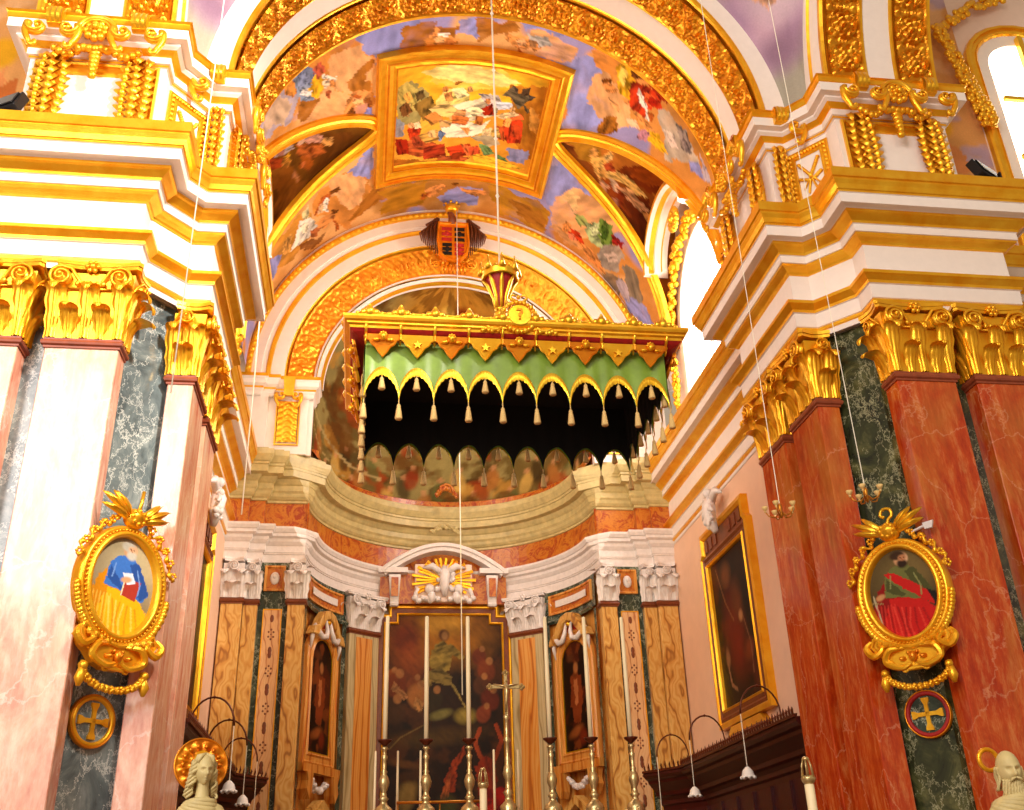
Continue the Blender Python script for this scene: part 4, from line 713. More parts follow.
def garland(fn,a0,z1,z0,w,o):
    m=MB(); n=int((z1-z0)/.135)
    for k in range(n):
        t=k/(n-1); z=z1-(z1-z0)*t; ww=w*(.8+.5*math.sin(PI*(.15+.75*t)))
        for j in (-1,0,1):
            a=a0+j*ww*.36+(.03 if k%2 else -.03)*0; q=MB()
            q.grid(lambda u,v:(lambda aa,bb:(aa*ww*.30*math.sin(PI*min(1,.18+.82*v)),0-v*.24,o-.02+.16*math.cos(j*.9)*(math.sin(PI*v*.85)*.6+.5*v)-.05*aa*aa+.015*math.cos(aa*6)))((u-.5)*2,v),6,7)
            q.v=[fn(a+x+(.10*j*(-y)),z+y,h) for x,y,h in q.v]; m.v,m.f,m.m=m.v+q.v,m.f+[tuple(i+len(m.v) for i in f) for f in q.f],m.m+q.m
    m.tube([fn(a0,z1,o*.3),fn(a0,(z0+z1)/2,o*.3),fn(a0,z0,o*.3)],[w*.25,w*.4,w*.28],8)
    m.ball(fn(a0,z0-.05,o*.6),(w*.2,w*.2,.09),8); return m
def bracket(fn,a0,sg,label,W=.36,cat='bracket',two=True):
    c=fn(a0,15.0,.2); c=(sg*c[0],c[1],c[2]); p=empty('scroll_bracket',c,label,cat,'gilded scroll brackets of the attic')
    bd=lambda m,nm,mt,**k: m.mirror(sg).build(nm,mt,p,loc=c,**k)
    m=MB(); m.grid(lambda u,v: fn(a0+(u-.5)*.24,15.04-.36*v+.03*math.cos(v*6),.44+.10*math.sin(PI*v)**.8+.01*math.cos(u*20)),6,8)
    V=[fn(a0+x,z,h) for x in (-.12,.12) for z in (14.7,15.04) for h in (.1,.45)]; m.add(V,[(0,1,3,2),(4,6,7,5),(0,4,5,1),(2,3,7,6),(1,5,7,3),(0,2,6,4)])
    bd(m,'tablet','bright_gold',smooth=False)
    for s_ in ((-1,1) if two else (1,)): bd(scroll(fn,a0+s_*.24,14.40,.20,.46,s_),'scroll','gold',smooth=True)
    bd(garland(fn,a0,14.40,13.12,W,.12),'garland','gold',smooth=True)
    return p
def rosette(fn,a0,sg,label):
    c=fn(a0,14.7,.1); c=(sg*c[0],c[1],c[2]); p=empty('rosette_ornament',c,label,'ornament','rosette ornaments of the attic')
    bd=lambda m,nm,**k: m.mirror(sg).build(nm,'gold',p,loc=c,**k)
    m=MB()
    for ring_,n,rr in ((.07,6,.055),(.15,9,.075)):
        for k in range(n): b=2*PI*k/n+ring_*9; m.ball(fn(a0+ring_*math.cos(b),14.62+ring_*math.sin(b),.50-ring_*.6),(rr,rr,rr*.9),7)
    m.ball(fn(a0,14.62,.52),.06,8); bd(m,'flower',smooth=True)
    m=MB(); pts=[fn(a0+.30*math.cos(PI*k/14-.0),14.58+.30*math.sin(PI*k/14)+.02,.42) for k in range(15)]
    m.tube(pts,.05,8); m.tube([fn(a0+.23*math.cos(PI*k/14),14.58+.24*math.sin(PI*k/14),.46) for k in range(15)],.025,6)
    bd(m,'shell_hood',smooth=True)
    m=MB()
    for k in range(7):
        t=k/6; m.ball(fn(a0-.28+.56*t,14.34+.02*math.cos(k*9),.30),(.09,.08,.07),7)
    for s_ in (-1,1):
        for k in range(5): m.ball(fn(a0+s_*(.30+.09*k),14.32-.07*math.sin(k),.24),(.07,.06,.07),7)
    for k in range(5): m.ball(fn(a0,14.28-.09*k,.26),(.12-.012*k,.07,.07),7)
    m.ball(fn(a0,13.84,.24),(.08,.06,.08),8); bd(m,'leaf_spray',smooth=True)
for sg in (1,-1):
    sd='right' if sg>0 else 'left'
    F=PL((6.945,13.38),(1,0),(0,-1)); D=PL((4.98,15.70),(0,-1),(-1,0)); K=PL((5.155,14.40),(1,0),(0,-1))
    lefts={-.66:'choir-side',.66:'outer'}
    for a in (-.66,.66): bracket(F,a,sg,'gilded scrolls and leaf garland, %s of two on the front of the %s attic'%(lefts[a],sd))
    rosette(F,0,sg,'gilded rosette and pendant between two garlands on the front of the %s attic'%sd)
    bracket(D,.80,sg,'gilded scrolls and garland on the choir face of the %s attic, near the arch front'%sd)
    bracket(D,-.80,sg,'gilded scrolls and garland on the choir face of the %s attic, farthest in'%sd)
    rosette(D,0,sg,'gilded rosette on the choir face of the %s attic, under the arch'%sd)
    bracket(K,0,sg,'narrow gilded garland at the front corner of the %s attic, under the arch'%sd,.2,two=False)
    # panels: front and canted
    c=(sg*6.945,13.35,13.6)
    p=empty('wall_panel',c,'white attic panel in a gold moulding, behind the paired garlands of the %s pier'%sd,'panel')
    m=MB(); frame(m,lambda a,b,h:F(a,b,h),[(-.98,12.86),(.98,12.86),(.98,14.28),(-.98,14.28)],[(0,0),(0,.05),(.03,.07),(.06,.05),(.06,.02),(.2,.015),(.22,.05),(.25,.05),(.26,0)],[1,1,1,1,1,1,1,1],1)
    m.add([F(-.72,13.12,.012),F(.72,13.12,.012),F(.72,14.28,.012),F(-.72,14.28,.012)],[(0,1,2,3)],0)
    m.mirror(sg).build('panel_moulding',['stucco','gold'],p,loc=c)
    G=PL((5.60,14.08),(.648,-.762),(-.762,-.648)); c=(sg*5.6,14.05,13.6)
    p=empty('trophy_panel',c,'square gold-bordered panel with crossed keys and sprays on the canted face of the %s attic'%sd,'panel')
    m=MB(); frame(m,lambda a,b,h:G(a,b,h),[(-.42,12.94),(.42,12.94),(.42,14.20),(-.42,14.20)],[(0,0),(0,.03),(.02,.045),(.04,.03),(.13,.03),(.15,.05),(.17,.05),(.18,.01)],[0]*7,1)
    for e in range(44):
        t_=e/44*4; k_=int(t_); f_=t_-k_; X_,Z_=((-.34+.68*f_,13.02),(.34,13.02+1.10*f_),(.34-.68*f_,14.12),(-.34,14.12-1.10*f_))[k_]; m.ball(G(X_,Z_,.04),(.035,.035,.035),5)
    def orn(a,b): return .03*abs(math.cos(a*40)*math.cos(b*40))
    m.mirror(sg).build('panel_frame','gold',p,loc=c)
    m=MB()
    for s_ in (-1,1):
        m.tube([G(-.16*s_,13.30,.03),G(.17*s_,13.85,.03)],[.016,.02],6); m.ball(G(.17*s_,13.86,.03),.03,6)
        for k in range(9): m.ball(G(s_*(.03+.02*k),13.60+.035*k,.03),(.045,.03,.035),6); m.ball(G(s_*(.03+.022*k),13.46+.012*k,.03),(.04,.025,.035),6); m.ball(G(s_*(.02+.008*k),13.45-.03*k,.03),(.03,.02,.03),6)
    m.ball(G(0,13.55,.04),(.05,.04,.05),8); m.mirror(sg).build('crossed_keys','gold',p,loc=c,smooth=True)

# ================================================================ oval saints on the canted faces
def saint(c,robe,cloak,bgc,prop):
    c.X=(c.X)/1.5; c.Y=(c.Y+.01)/1.34
    c.c[:]=np.array(lin(bgc[0])); c.blob(.12,.25,.35,.3,bgc[1],0,.6); c.vary(.15,5,2)
    # cloak, robe, sleeves, book or sword, head
    c.poly([(-.27,-.66),(-.30,-.25),(-.22,.05),(-.12,.22),(-.02,.16),(.05,-.1),(.12,-.66)],cloak[1],.02)
    c.poly([(-.18,-.70),(-.20,-.3),(-.12,-.05),(.12,-.06),(.24,-.22),(.20,-.42),(.16,-.72)],cloak[0],.02)
    c.poly([(-.16,.0),(-.14,.22),(-.05,.32),(.09,.30),(.18,.16),(.24,-.02),(.2,-.12),(.05,-.06),(-.08,-.04)],robe[0],.015)
    c.poly([(.05,.24),(.12,.28),(.2,.12),(.25,-.03),(.17,-.1),(.1,.05)],robe[1],.01); c.poly([(-.12,.2),(-.04,.08),(.02,-.02),(-.02,-.04),(-.14,.06)],robe[1],.01)
    if prop: c.poly([(.02,.10),(.17,.08),(.13,-.12),(-.01,-.08)],'B03A2C').line([(.02,.1),(.0,-.08)],.012,'E8D8B0'); c.poly([(-.01,.14),(.08,.16),(.12,.06),(.04,.03)],'DDE2EE'); c.blob(.03,.08,.05,.03,'D8A074',20)
    else: 
        c.poly([(-.14,.26),(-.04,.24),(.14,.06),(.28,-.12),(.24,-.18),(.0,.06)],cloak[0],.01); c.line([(-.26,.02),(-.22,-.34)],.016,'B0A080'); c.line([(-.31,-.05),(-.19,-.07)],.014,'9A8050'); c.blob(-.2,.0,.045,.03,'C08858',30)
        c.poly([(.20,.0),(.28,-.06),(.34,-.28),(.27,-.26)],'1A1410')
    for k in range(9):
        x=-.14+.035*k; c.line([(x,-.12-.01*k),(x+.03*math.sin(k),-.35),(x+.03+.02*math.sin(k*2),-.66)],.016,cloak[1+(k%2)*1],.7)
    for k in range(6): c.line([(-.24+.03*k,-.1),(-.26+.035*k,-.4),(-.24+.03*k,-.6)],.012,cloak[2],.45)
    c.line([(.12,.2),(.16,.05),(.15,-.05)],.014,robe[2],.8); c.line([(-.08,.22),(-.1,.08)],.014,robe[2],.8)
    c.blob(.035,.385,.06,.08,'C89468',-12,.12); c.blob(.06,.38,.035,.05,'DCB088',-10,.3)
    if prop: c.blob(.015,.42,.062,.055,'B8B0A0',0,.2).blob(.05,.335,.045,.05,'C8C0B0',0,.25).blob(.055,.40,.04,.03,'D8A880',0,.3)
    else: c.blob(.01,.43,.065,.05,'3A2412',0,.2).blob(.04,.33,.045,.05,'2E1A0C',0,.25).blob(.05,.395,.035,.035,'B87A50',0,.3)
    c.line([(.04,.395),(.055,.365)],.008,'9A5A38'); c.blob(.035,.40,.008,.006,'2A180E').blob(.065,.395,.008,.006,'2A180E')
def oval_medallion(sg):
    sd='right' if sg>0 else 'left'
    G=PL((sg*5.64,14.12),(.648,-sg*.762),(-sg*.762,-.648)); CZ=5.56; ca=sg*.25
    c=G(ca,CZ,.1)
    lab='ornate gold oval frame with a %s saint on the %s pier'%('red-robed' if sg>0 else 'blue and yellow robed',sd)
    p=empty('oval_medallion',c,lab,'medallion')
    E=lambda a,b,h: G(ca+a*1.15,CZ+b*.98,h+.42)
    RX,RZ_=.60,.83
    def ell(rx,rz,n=64): return [(rx*math.cos(2*PI*k/n),rz*math.sin(2*PI*k/n)) for k in range(n)]
    m=MB(); m.extrude(ell(.34,.6,32),lambda a,b,d: E(a,b,-.44+d),.44)
    frame(m,E,ell(RX,RZ_),[(0,-.1),(0,.02),(.02,.07),(.05,.085),(.07,.06),(.085,.06),(.10,.10),(.13,.115),(.155,.09),(.165,.05),(.175,.0)],[0]*10,20)
    for k in range(72):
        t=2*PI*k/72; m.ball(E((RX-.075)*math.cos(t),(RZ_-.075)*math.sin(t),.085),.018,5)
    m.build('oval_frame','gold',p,loc=c,smooth=True)
    pr=(lambda cv: saint(cv,('3E72C4','2A509A','7AA0E0'),('F0B414','D88A10','FBD860'),('8A7A5E','B8A680'),True)) if sg<0 else (lambda cv: saint(cv,('6A6A34','4A4A22','8A8A50'),('C01812','8A0E0A','E04030'),('3A2A14','6E5A30'),False))
    m=disc_grid(lambda a,b:E(a,b,.008),.445,.67,60,150,pr); m.v=[v for v in m.v]
    m.build('saint_portrait','oil_painting',p,loc=c)
    # crest: sun of feathers and keys
    m=MB()
    for k,an in enumerate((-78,-62,-47,47,62,78)):
        L=(.40,.46,.38,.38,.46,.40)[k]; a=R(an)
        m.tube([E(math.sin(a)*(.08+L*t),.90+math.cos(a)*(.04+L*1.15*t)+.02*t,.07+.06*math.sin(PI*t)) for t in (0,.15,.35,.6,.85,1)],[.03,.05,.06,.055,.032,.006],6)
        m.tube([E(math.sin(a)*(.10+L*t),.90+math.cos(a)*(.04+L*1.15*t)+.02*t,.13+.06*math.sin(PI*t)) for t in (0,.3,.6,.92)],[.012,.016,.014,.004],5)
    m.tube(smooth_pts([E(x,z,.12) for x,z in ((0,.98),(.03,1.10),(.09,1.17),(.07,1.27),(-.02,1.28),(-.06,1.20),(-.01,1.15)) ]) if sg>0 else [E(.0,.95,.12),E(.03,1.15,.13),E(.05,1.34,.12)],.026,6)
    m.build('ray_crest','bright_gold',p,loc=c,smooth=True)
    m=MB(); m.lathe([(.0,.16),(.08,.14),(.14,.07),(.15,.0),(.13,-.03)],(0,0,0),16)
    m.v=[E(x,.93+y,z+.05) for x,y,z in m.v]
    for k in range(8): b=2*PI*k/8; m.ball(E(.09*math.cos(b),.93+.09*math.sin(b),.17),(.035,.035,.035),6)
    m.build('crest_shell','gold',p,loc=c,smooth=True)
    for s_ in (-1,1):
        m=MB(); pts=[]
        for k in range(40):
            t=k/39; an=R(72-58*t) ; rr=1.10+.05*math.sin(t*26); pts.append(E(s_*RX*rr*math.cos(an),RZ_*rr*math.sin(an),.05+.03*math.cos(t*20)))
        m.tube(pts,[.028+.012*math.sin(k*1.3) for k in range(40)],6)
        for k in range(5):
            an=R(66-12*k); q=E(s_*RX*1.13*math.cos(an),RZ_*1.12*math.sin(an),.07)
            for j in range(6): b=j; m.ball((q[0]+.04*math.cos(b),q[1],q[2]+.04*math.sin(b)),.024,5)
        m.build('ribbon_swag','gold',p,loc=c,smooth=True)
        m=MB()
        for k in range(16):
            an=R(-8-52*k/15); m.ball(E(s_*(RX+.015)*math.cos(an),(RZ_+.02)*math.sin(an),.05),(.05+.012*(k%2),.05,.055),6)
        m.build('leaf_border','gold',p,loc=c,smooth=True)
    # lower cartouche with cherub mask
    m=MB(); cart=[(-.46,-.62),(-.50,-.74),(-.42,-.86),(-.34,-.93),(-.24,-1.06),(-.10,-1.12),(.10,-1.12),(.24,-1.06),(.34,-.93),(.42,-.86),(.50,-.74),(.46,-.62),(.30,-.72),(.14,-.80),(0,-.83),(-.14,-.80),(-.30,-.72)]
    ol=[( a*(1-.0),b) for a,b in cart]
    m.extrude(ol,lambda a,b,d: E(a,b,-.1+d),.19); m.tube([E(a,b,.1) for a,b in ol+[ol[0]]],.028,6)
    for s_ in (-1,1):
        m.tube(smooth_pts([E(s_*x,z,h) for x,z,h in ((.50,-.66,.10),(.56,-.76,.14),(.48,-.88,.15),(.36,-.80,.15),(.40,-.72,.14))]),smooth_r([.03,.05,.055,.04,.02]),7)
        m.tube(smooth_pts([E(s_*x,z,h) for x,z,h in ((.10,-.82,.10),(.28,-.84,.16),(.34,-1.0,.14),(.16,-1.10,.14),(.04,-1.05,.14))]),smooth_r([.02,.045,.05,.04,.02]),7)
        for k in range(4): m.ball(E(s_*(.16+.08*k),-.80+.03*k,.12),(.05,.04,.05),6)
    m.build('cartouche','gold',p,loc=c)
    m=MB(); m.ball(E(0,-.96,.13),(.065,.06,.08),10); 
    for s_ in (-1,1):
        m.ball(E(s_*.025,-.94,.18),.012,6); m.ball(E(s_*.13,-.97,.1),(.08,.03,.035),7); m.ball(E(s_*.055,-.90,.12),(.03,.03,.03),6)
    m.ball(E(0,-.965,.195),(.014,.014,.02),6); m.build('cherub_mask','dark_gold',p,loc=c,smooth=True)
    m=MB(); pts=[E(.40*math.cos(PI+PI*k/18),-1.13+.24*math.sin(PI+PI*k/18)*1.05,.08) for k in range(19)]
    for k,q in enumerate(pts):
        for j in range(4): m.ball((q[0]+.022*math.cos(j*1.7+k),q[1]-.01,q[2]+.022*math.sin(j*1.7+k)),.036,5)
    for s_ in (-1,1):
        m.ball(E(s_*.40,-1.14,.1),.06,8); m.tube([E(s_*.40,-1.12,.08),E(s_*.42,-1.30,.09),E(s_*.42,-1.40,.08)],[.03,.07,.025],8)
        an=[E(s_*(.14+.07*math.cos(t)*(1-t/9)),-1.12+.07*math.sin(t)*(1-t/9),.1) for t in [k*.5 for k in range(14)]]; m.tube(an,.02,6)
    m.build('fruit_festoon','gold',p,loc=c,smooth=True)
    if sg>0:
        m=MB(); m.tube([E(.28,.86,.04),E(.52,.93,.04)],.02,6); m.add([E(.44,.94,.05),E(.58,.95,.05),E(.55,.84,.05),E(.46,.84,.05),E(.44,.94,.09),E(.58,.95,.09),E(.55,.84,.09),E(.46,.84,.09)],[(0,1,2,3),(4,5,6,7),(0,1,5,4),(1,2,6,5),(2,3,7,6),(3,0,4,7)])
        m.build('book_emblem','white_marble',p,loc=c)
    # consecration roundel
    c2=G(sg*.10,3.90,.02)
    q=empty('cross_roundel',c2,'round marble disc with a gold cross under the %s oval saint'%sd,'roundel')
    Q=lambda a,b,h: G(sg*.10+a,3.90+b,h)
    m=MB(); frame(m,Q,ell(.32,.32,40),[(0,-.03),(0,.03),(.02,.05),(.05,.05),(.06,.03),(.065,.0)],[0]*5,20); m.build('roundel_rim','gold' if sg<0 else 'crimson',q,loc=c2,smooth=True)
    m=MB(); frame(m,Q,ell(.325,.325,40),[(-.01,-.03),(-.01,.035),(.008,.045),(.012,.02)],[0]*3,20); m.build('outer_ring','dark_gold',q,loc=c2,smooth=True)
    m=MB(); m.extrude(ell(.26,.26,32),lambda a,b,d: Q(a,b,-.02+d),.03); m.build('roundel_disc','speckled_green' if sg>0 else 'green_marble_lit',q,loc=c2)  # left disc uses the marble copy with brightness in its colour
    m=MB()
    for k in range(4):
        a=PI/2*k; ca_,sa_=math.cos(a),math.sin(a)
        sh=[(-.028,0),(-.028,.13),(-.055,.19),(-.055,.225),(.055,.225),(.055,.19),(.028,.13),(.028,0)]
        m.extrude([(x*ca_-y*sa_,x*sa_+y*ca_) for x,y in sh],lambda a_,b_,d: Q(a_,b_,.012+d),.03)
    m.build('gold_cross','gold',q,loc=c2)
oval_medallion(1); oval_medallion(-1)
# ================================================================ windows and lunette walls
for sg in (1,-1):
    sd=SIDE[sg]
    m=MB(); n=24
    out=[(17.0,12.5),(25.5,12.5),(25.5,16.5)]+[(LYC+2.36*math.cos(PI*k/n),15.2+4.35*math.sin(PI*k/n)) for k in range(n+1)]+[(17.0,16.5)]
    # wall with an arched opening: strips from the opening edge to the outer edge
    inn=[(23.2,12.7),(23.2,15.5)]+[(21.2+2.0*math.cos(PI*k/16),15.5+2.1*math.sin(PI*k/16)) for k in range(1,16)]+[(19.2,15.5),(19.2,12.7)]
    def far(y,z):
        dy,dz=y-21.2,z-14.9; k=min((4.2/abs(dy)) if abs(dy)>1e-6 else 99,(4.8/dz) if dz>1e-6 else 99,(2.4/-dz) if dz<-1e-6 else 99); return (21.2+dy*k,14.9+dz*k)
    V=[];F=[]
    for y,z in inn: fy,fz=far(y,z); V+=[(6.0,y,z),(6.0,fy,fz),(6.35,y,z)]
    for i in range(len(inn)-1): F+=[(3*i,3*i+3,3*i+4,3*i+1),(3*i,3*i+2,3*i+5,3*i+3)]
    m.add(V,F); struct(m.mirror(sg),'wall_%s_lunette'%sd,'stucco')
    m=MB(); m.add([(6.36,y,z) for y,z in inn],[tuple(range(len(inn)))]); w_=struct(m.mirror(sg),'window_%d'%(1 if sg>0 else 2),'daylight_glass')
    m=MB()
    for y in (20.5,21.2,21.9): m.box(6.28,6.34,y-.025,y+.025,12.7,17.4)
    for z in (13.6,14.5,15.4,16.4): m.box(6.28,6.34,19.25,23.15,z-.02,z+.02)
    struct(m.mirror(sg),'trim_%d'%tn,'stucco'); tn+=1
    # eyebrow hood and wreath
    HW=lambda a,r,x:(sg*(x-.40),21.3+(1.12+r)*math.cos(a),17.2+(.80+r)*math.sin(a))
    WR=lambda a,r,x:(sg*x,21.2+(1.95+r)*math.cos(a),15.5+(2.05+r)*math.sin(a))
    c=(sg*5.8,21.25,18.9)
    p=empty('window_hood',c,'arched gold and white hood over the %s'%('bright window in the right choir vault' if sg>0 else 'hidden window of the left choir vault'),'hood')
    m=MB(); A=[R(180*k/30) for k in range(31)]; prof=[(.30,6.05),(.30,5.90),(.37,5.88),(.38,5.72),(.44,5.70),(.46,5.56),(.52,5.46),(.60,5.44),(.64,5.46),(.64,6.15)]; k=len(prof)
    m.add([HW(a,r,x) for a in A for r,x in prof],[(i*k+j,(i+1)*k+j,(i+1)*k+(j+1)%k,i*k+(j+1)%k) for i in range(30) for j in range(k)]+[tuple(range(k)),tuple(range(30*k,31*k))],[([0,1,0,0,1,0,1,1,1,0])[j] for i in range(30) for j in range(k)]+[0,0])
    m.build('hood_moulding',['stucco','gold'],p,loc=c)
    m=MB(); rg=random.Random(3)
    for k in range(190):
        a=R(-2+184*k/190); r=.12+.16*rg.random(); q=WR(a,r,5.88-.2*rg.random()); s=.05+.06*rg.random(); m.ball(q,(s,s*1.1,s),6)
    for s_ in (-1,1):
        for k in range(60):
            q=(sg*(5.82-.1*rg.random()),21.25+s_*(2.13+.14*rg.random()),15.8-2.6*k/60); s=.05+.05*rg.random(); m.ball(q,(s,s,s*1.2),6)
    m.build('flower_wreath','gold',p,loc=c,smooth=True)
    m=MB()
    for k in range(14): b=2*PI*k/14; m.ball((sg*5.45,21.25+.26*math.cos(b),17.85+.26*math.sin(b)),(.09,.10,.10),7)
    m.ball((sg*5.43,21.25,17.85),.15,8); m.build('keystone_shell','bright_gold',p,loc=c,smooth=True)
    # transept: window, painted wall, hanging garland
    m=painted_grid(lambda x,z:(sg*x,15.27,z),8.44,10.35,12.7,21,50,150,lambda c:(c.c.__setitem__(slice(None),np.array(lin('D89858'))),c.tint('E8B888',1.4,.5,3),c.tint('9A94C4',1.1,.55,8),c.blob(9.35,16.2,.30,.38,'E0A020',10,.2),c.poly([(9.2,15.9),(9.6,15.7),(9.9,15.0),(9.6,14.8),(9.3,15.2)],'D88850',.1),c.poly([(9.0,15.6),(9.3,15.4),(9.35,14.7),(9.0,14.8)],'C06830',.1),c.vary(.2,3,3)))
    struct(m,'wall_%s_transept_mural'%sd,'fresco',smooth=True)
    c=(sg*11.7,15.25,16.0)
    p=empty('transept_window',c,'tall arched window in a gold and white surround at the upper %s edge'%sd,'window')
    wp=[(10.40,12.8),(13.2,12.8),(13.2,18.0)]+[(11.8+1.4*math.cos(PI*k/12),18.0+1.2*math.sin(PI*k/12)) for k in range(1,12)]+[(10.40,18.0)]
    m=MB(); frame(m,lambda a,b,h:(sg*a,15.27-h,b),wp,[(0,-.02),(0,.10),(.04,.14),(.10,.14),(.12,.08),(.20,.10),(.22,.14),(.26,.10),(.28,.05),(.55,.03),(.60,-.1),(.60,-.3)],[1,1,1,1,1,1,1,1,0,0,0],2)
    m.build('window_frame',['stucco','gold'],p,loc=c)
    m=MB(); m.add([(sg*a,15.24,b) for a,b in inset(wp,.58)],[tuple(range(len(wp)))]); m.build('window_pane','daylight_glass',p,loc=c)
    m=MB(); m.box(11.75,11.87,15.10,15.22,12.9,18.8); m.box(11.0,12.6,15.12,15.2,16.9,17.0); m.box(11.0,12.6,15.12,15.2,15.3,15.42); m.box(11.0,12.6,15.12,15.2,13.9,14.0); m.mirror(sg); m.build('glazing_bar','bright_gold',p,loc=c)
    c=(sg*10.1,15.1,18.6); rg=random.Random(5); m=MB()
    for k in range(90):
        t=k/89; q=(sg*(9.78+.62*t),15.12,18.7-2.7*t); w2=.10+.10*t
        for j in range(3): m.ball((q[0]+w2*(rg.random()-.5)*1.9,q[1]-.06-.1*rg.random(),q[2]+.05*rg.random()),(.07,.05,.07),6)
    for k in range(60):
        t=k/59; m.ball((sg*(9.78+1.9*t),15.12-.06*rg.random(),18.7+1.3*math.sin(t*1.3)+.25*(rg.random()-.5)),(.09,.06,.09),6)
    tag(m.build('flower_garland','gold',None,smooth=True,loc=c),'heavy gilded flower garland hanging beside the transept window, upper %s'%sd,'garland')
# floodlight on the cornice
for sg,x,z in ((1,8.35,12.60),(-1,-8.15,12.60)):
    c=(x,12.93,z); p=empty('floodlight',c,'small dark floodlight standing on the gilded cornice at the far %s'%SIDE[sg],'floodlight')
    m=MB().box(-.34,.34,-.08,.08,.20,.58).box(-.30,.30,-.11,-.08,.24,.54); m.xf(Matrix.Translation(c)@Matrix.Rotation(R(28*sg),4,'Z')@Matrix.Rotation(R(-20),4,'X')); m.build('housing','black_metal',p,loc=c,bevel=.015)
    m=MB().box(x-.14,x-.11,12.90,12.97,z,z+.32).box(x+.11,x+.14,12.90,12.97,z,z+.32).box(x-.14,x+.14,12.93,13.05,z-.01,z+.02); m.build('mounting_bracket','black_metal',p,loc=c)

# ================================================================ coat of arms on the apse arch
c=(-.08,25.2,19.6); p=empty('coat_of_arms',c,'carved crowned eagle with quartered shield at the top of the apse arch','coat of arms')
def K(a,z,h=0): return (c[0]+a,c[1]-.12-h,z)
sh=[(-.42,20.0),(.42,20.0),(.46,19.3),(.40,18.95),(.2,18.72),(0,18.64),(-.2,18.72),(-.40,18.95),(-.46,19.3)]
m=MB(); m.extrude(sh,lambda a,b,d:K(a,b,d),.16); frame(m,K,sh,[(-.05,.0),(-.05,.2),(-.02,.24),(.03,.24),(.04,.16)],[0]*4,3); m.build('shield','dark_gold',p,loc=c)
for i,(a0,a1,z0,z1,mt) in enumerate(((-.36,-.02,19.36,19.92,'crimson'),(.02,.36,19.36,19.92,'black_metal'),(-.34,-.02,18.86,19.32,'black_metal'),(.02,.34,18.86,19.32,'crimson'))):
    m=MB()
    for k in range(3): m.box(c[0]+a0+.02,c[0]+a1-.02,c[1]-.31,c[1]-.28,z0+.03+k*(z1-z0)/3,z0+.03+k*(z1-z0)/3+.10)
    m.ball(((a0+a1)/2+c[0],c[1]-.30,(z0+z1)/2),(.08,.03,.1),7); m.build('shield_quarter',mt,p,loc=c)
for s_ in (-1,1):
    m=MB()
    for k in range(9):
        t=k/8; a=s_*(.50+.06*math.sin(k)); L=1.15-.5*t
        m.tube([K(s_*(.44+.03*k),20.22-.02*k*k*.3,.10+.02*(k%2)),K(s_*(.50+.06*k),19.85-.03*k,.16+.05*(k%2)),K(s_*(.46+.058*k),20.05-L,.06)],[.05,.042,.012],6)
        m.ball(K(s_*(.46+.04*k),20.16-.03*k,.16),(.05,.05,.05),6); m.build('eagle_wing','frame_wood',p,loc=c,smooth=True)
    m=MB(); m.tube([K(s_*(.12+.3*t),18.66-.12*math.sin(t*3),.1) for t in [q/6 for q in range(7)]],.06,6); pts=[K(s_*(.5+.12*math.cos(q*.6)*(1-q/18)),18.55+.12*math.sin(q*.6)*(1-q/18),.14) for q in range(16)]; m.tube(pts,.04,6); m.build('base_scroll','dark_gold',p,loc=c,smooth=True)
m=MB(); m.tube([K(0,20.0,.1),K(-.02,20.2,.16),K(-.08,20.36,.2),K(-.16,20.36,.24)],[.16,.12,.09,.03],8); m.build('eagle_head','frame_wood',p,loc=c,smooth=True)
m=MB(); m.lathe([(.16,0),(.20,.08),(.22,.2),(.18,.22),(.12,.16),(.1,.1)],K(-.03,20.46,.12),14)
for k in range(7): b=2*PI*k/7; m.ball((c[0]-.03+.21*math.cos(b),c[1]-.24+.21*math.sin(b),20.72),.045,6)
m.build('crown','gold',p,loc=c,smooth=True)
m=MB(); 
for k in range(7): m.tube([K(-.36+.12*k,18.62,.12),K(-.33+.11*k,18.40,.2),K(-.37+.12*k,18.28,.1)],[.03,.05,.02],6)
m.build('leaf_fringe','dark_gold',p,loc=c,smooth=True)

# ================================================================ the canopy over the altar
CY0,CY1,CX=14.22,16.84,2.43; OV=.34; NF=9; NS=5; SP=2*CX/NF; SPS=(CY1-CY0)/NS
c=(0,15.53,9.5)
p=empty('altar_canopy',c,'gilded rectangular canopy with green scalloped valance hanging over the altar','canopy')
bp=lambda m,nm,mt,**k: m.build(nm,mt,p,loc=c,**k)
loop=[(-CX,CY0),(CX,CY0),(CX,CY1),(-CX,CY1)]
PELM=[(.02,9.72),(.03,9.73),(.06,9.74),(.12,9.76),(.20,9.80),(.25,9.84),(.26,9.88),(.30,9.90),(.30,9.93),(.34,9.95),(.36,9.99),(.36,10.03),(.30,10.05),(.1,10.05)]
bp(MB().sweep(loop,PELM,[0,0,0,0,0,1,1,1,1,1,1,1,1],closed=True,side=-1),'pelmet',['crimson','gold'])
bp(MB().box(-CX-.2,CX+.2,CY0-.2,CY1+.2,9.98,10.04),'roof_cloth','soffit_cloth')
def runs():
    """each side of the canopy as (origin, tangent, outward normal, scallops, spacing)"""
    return [((-CX,CY0),(1,0),(0,-1),NF,SP),((CX,CY0),(0,1),(1,0),NS,SPS),((CX,CY1),(-1,0),(0,1),NF,SP),((-CX,CY1),(0,-1),(-1,0),NS,SPS)]
def zval(u):   # bottom edge of the valance for position u in scallops
    f=u-math.floor(u); return 8.70+.44*max(0,math.sin(PI*f))**.55
tas=None
def tassel(L):
    m=MB(); m.tube([(0,0,0),(0,0,-.11*L)],.010,5); z=-.11*L; m.lathe([(.018,z+.02),(.034,z-.01),(.028,z-.035),(.036,z-.05),(.058,z-.22*L),(.050,z-.24*L)],(0,0,0),8); return m
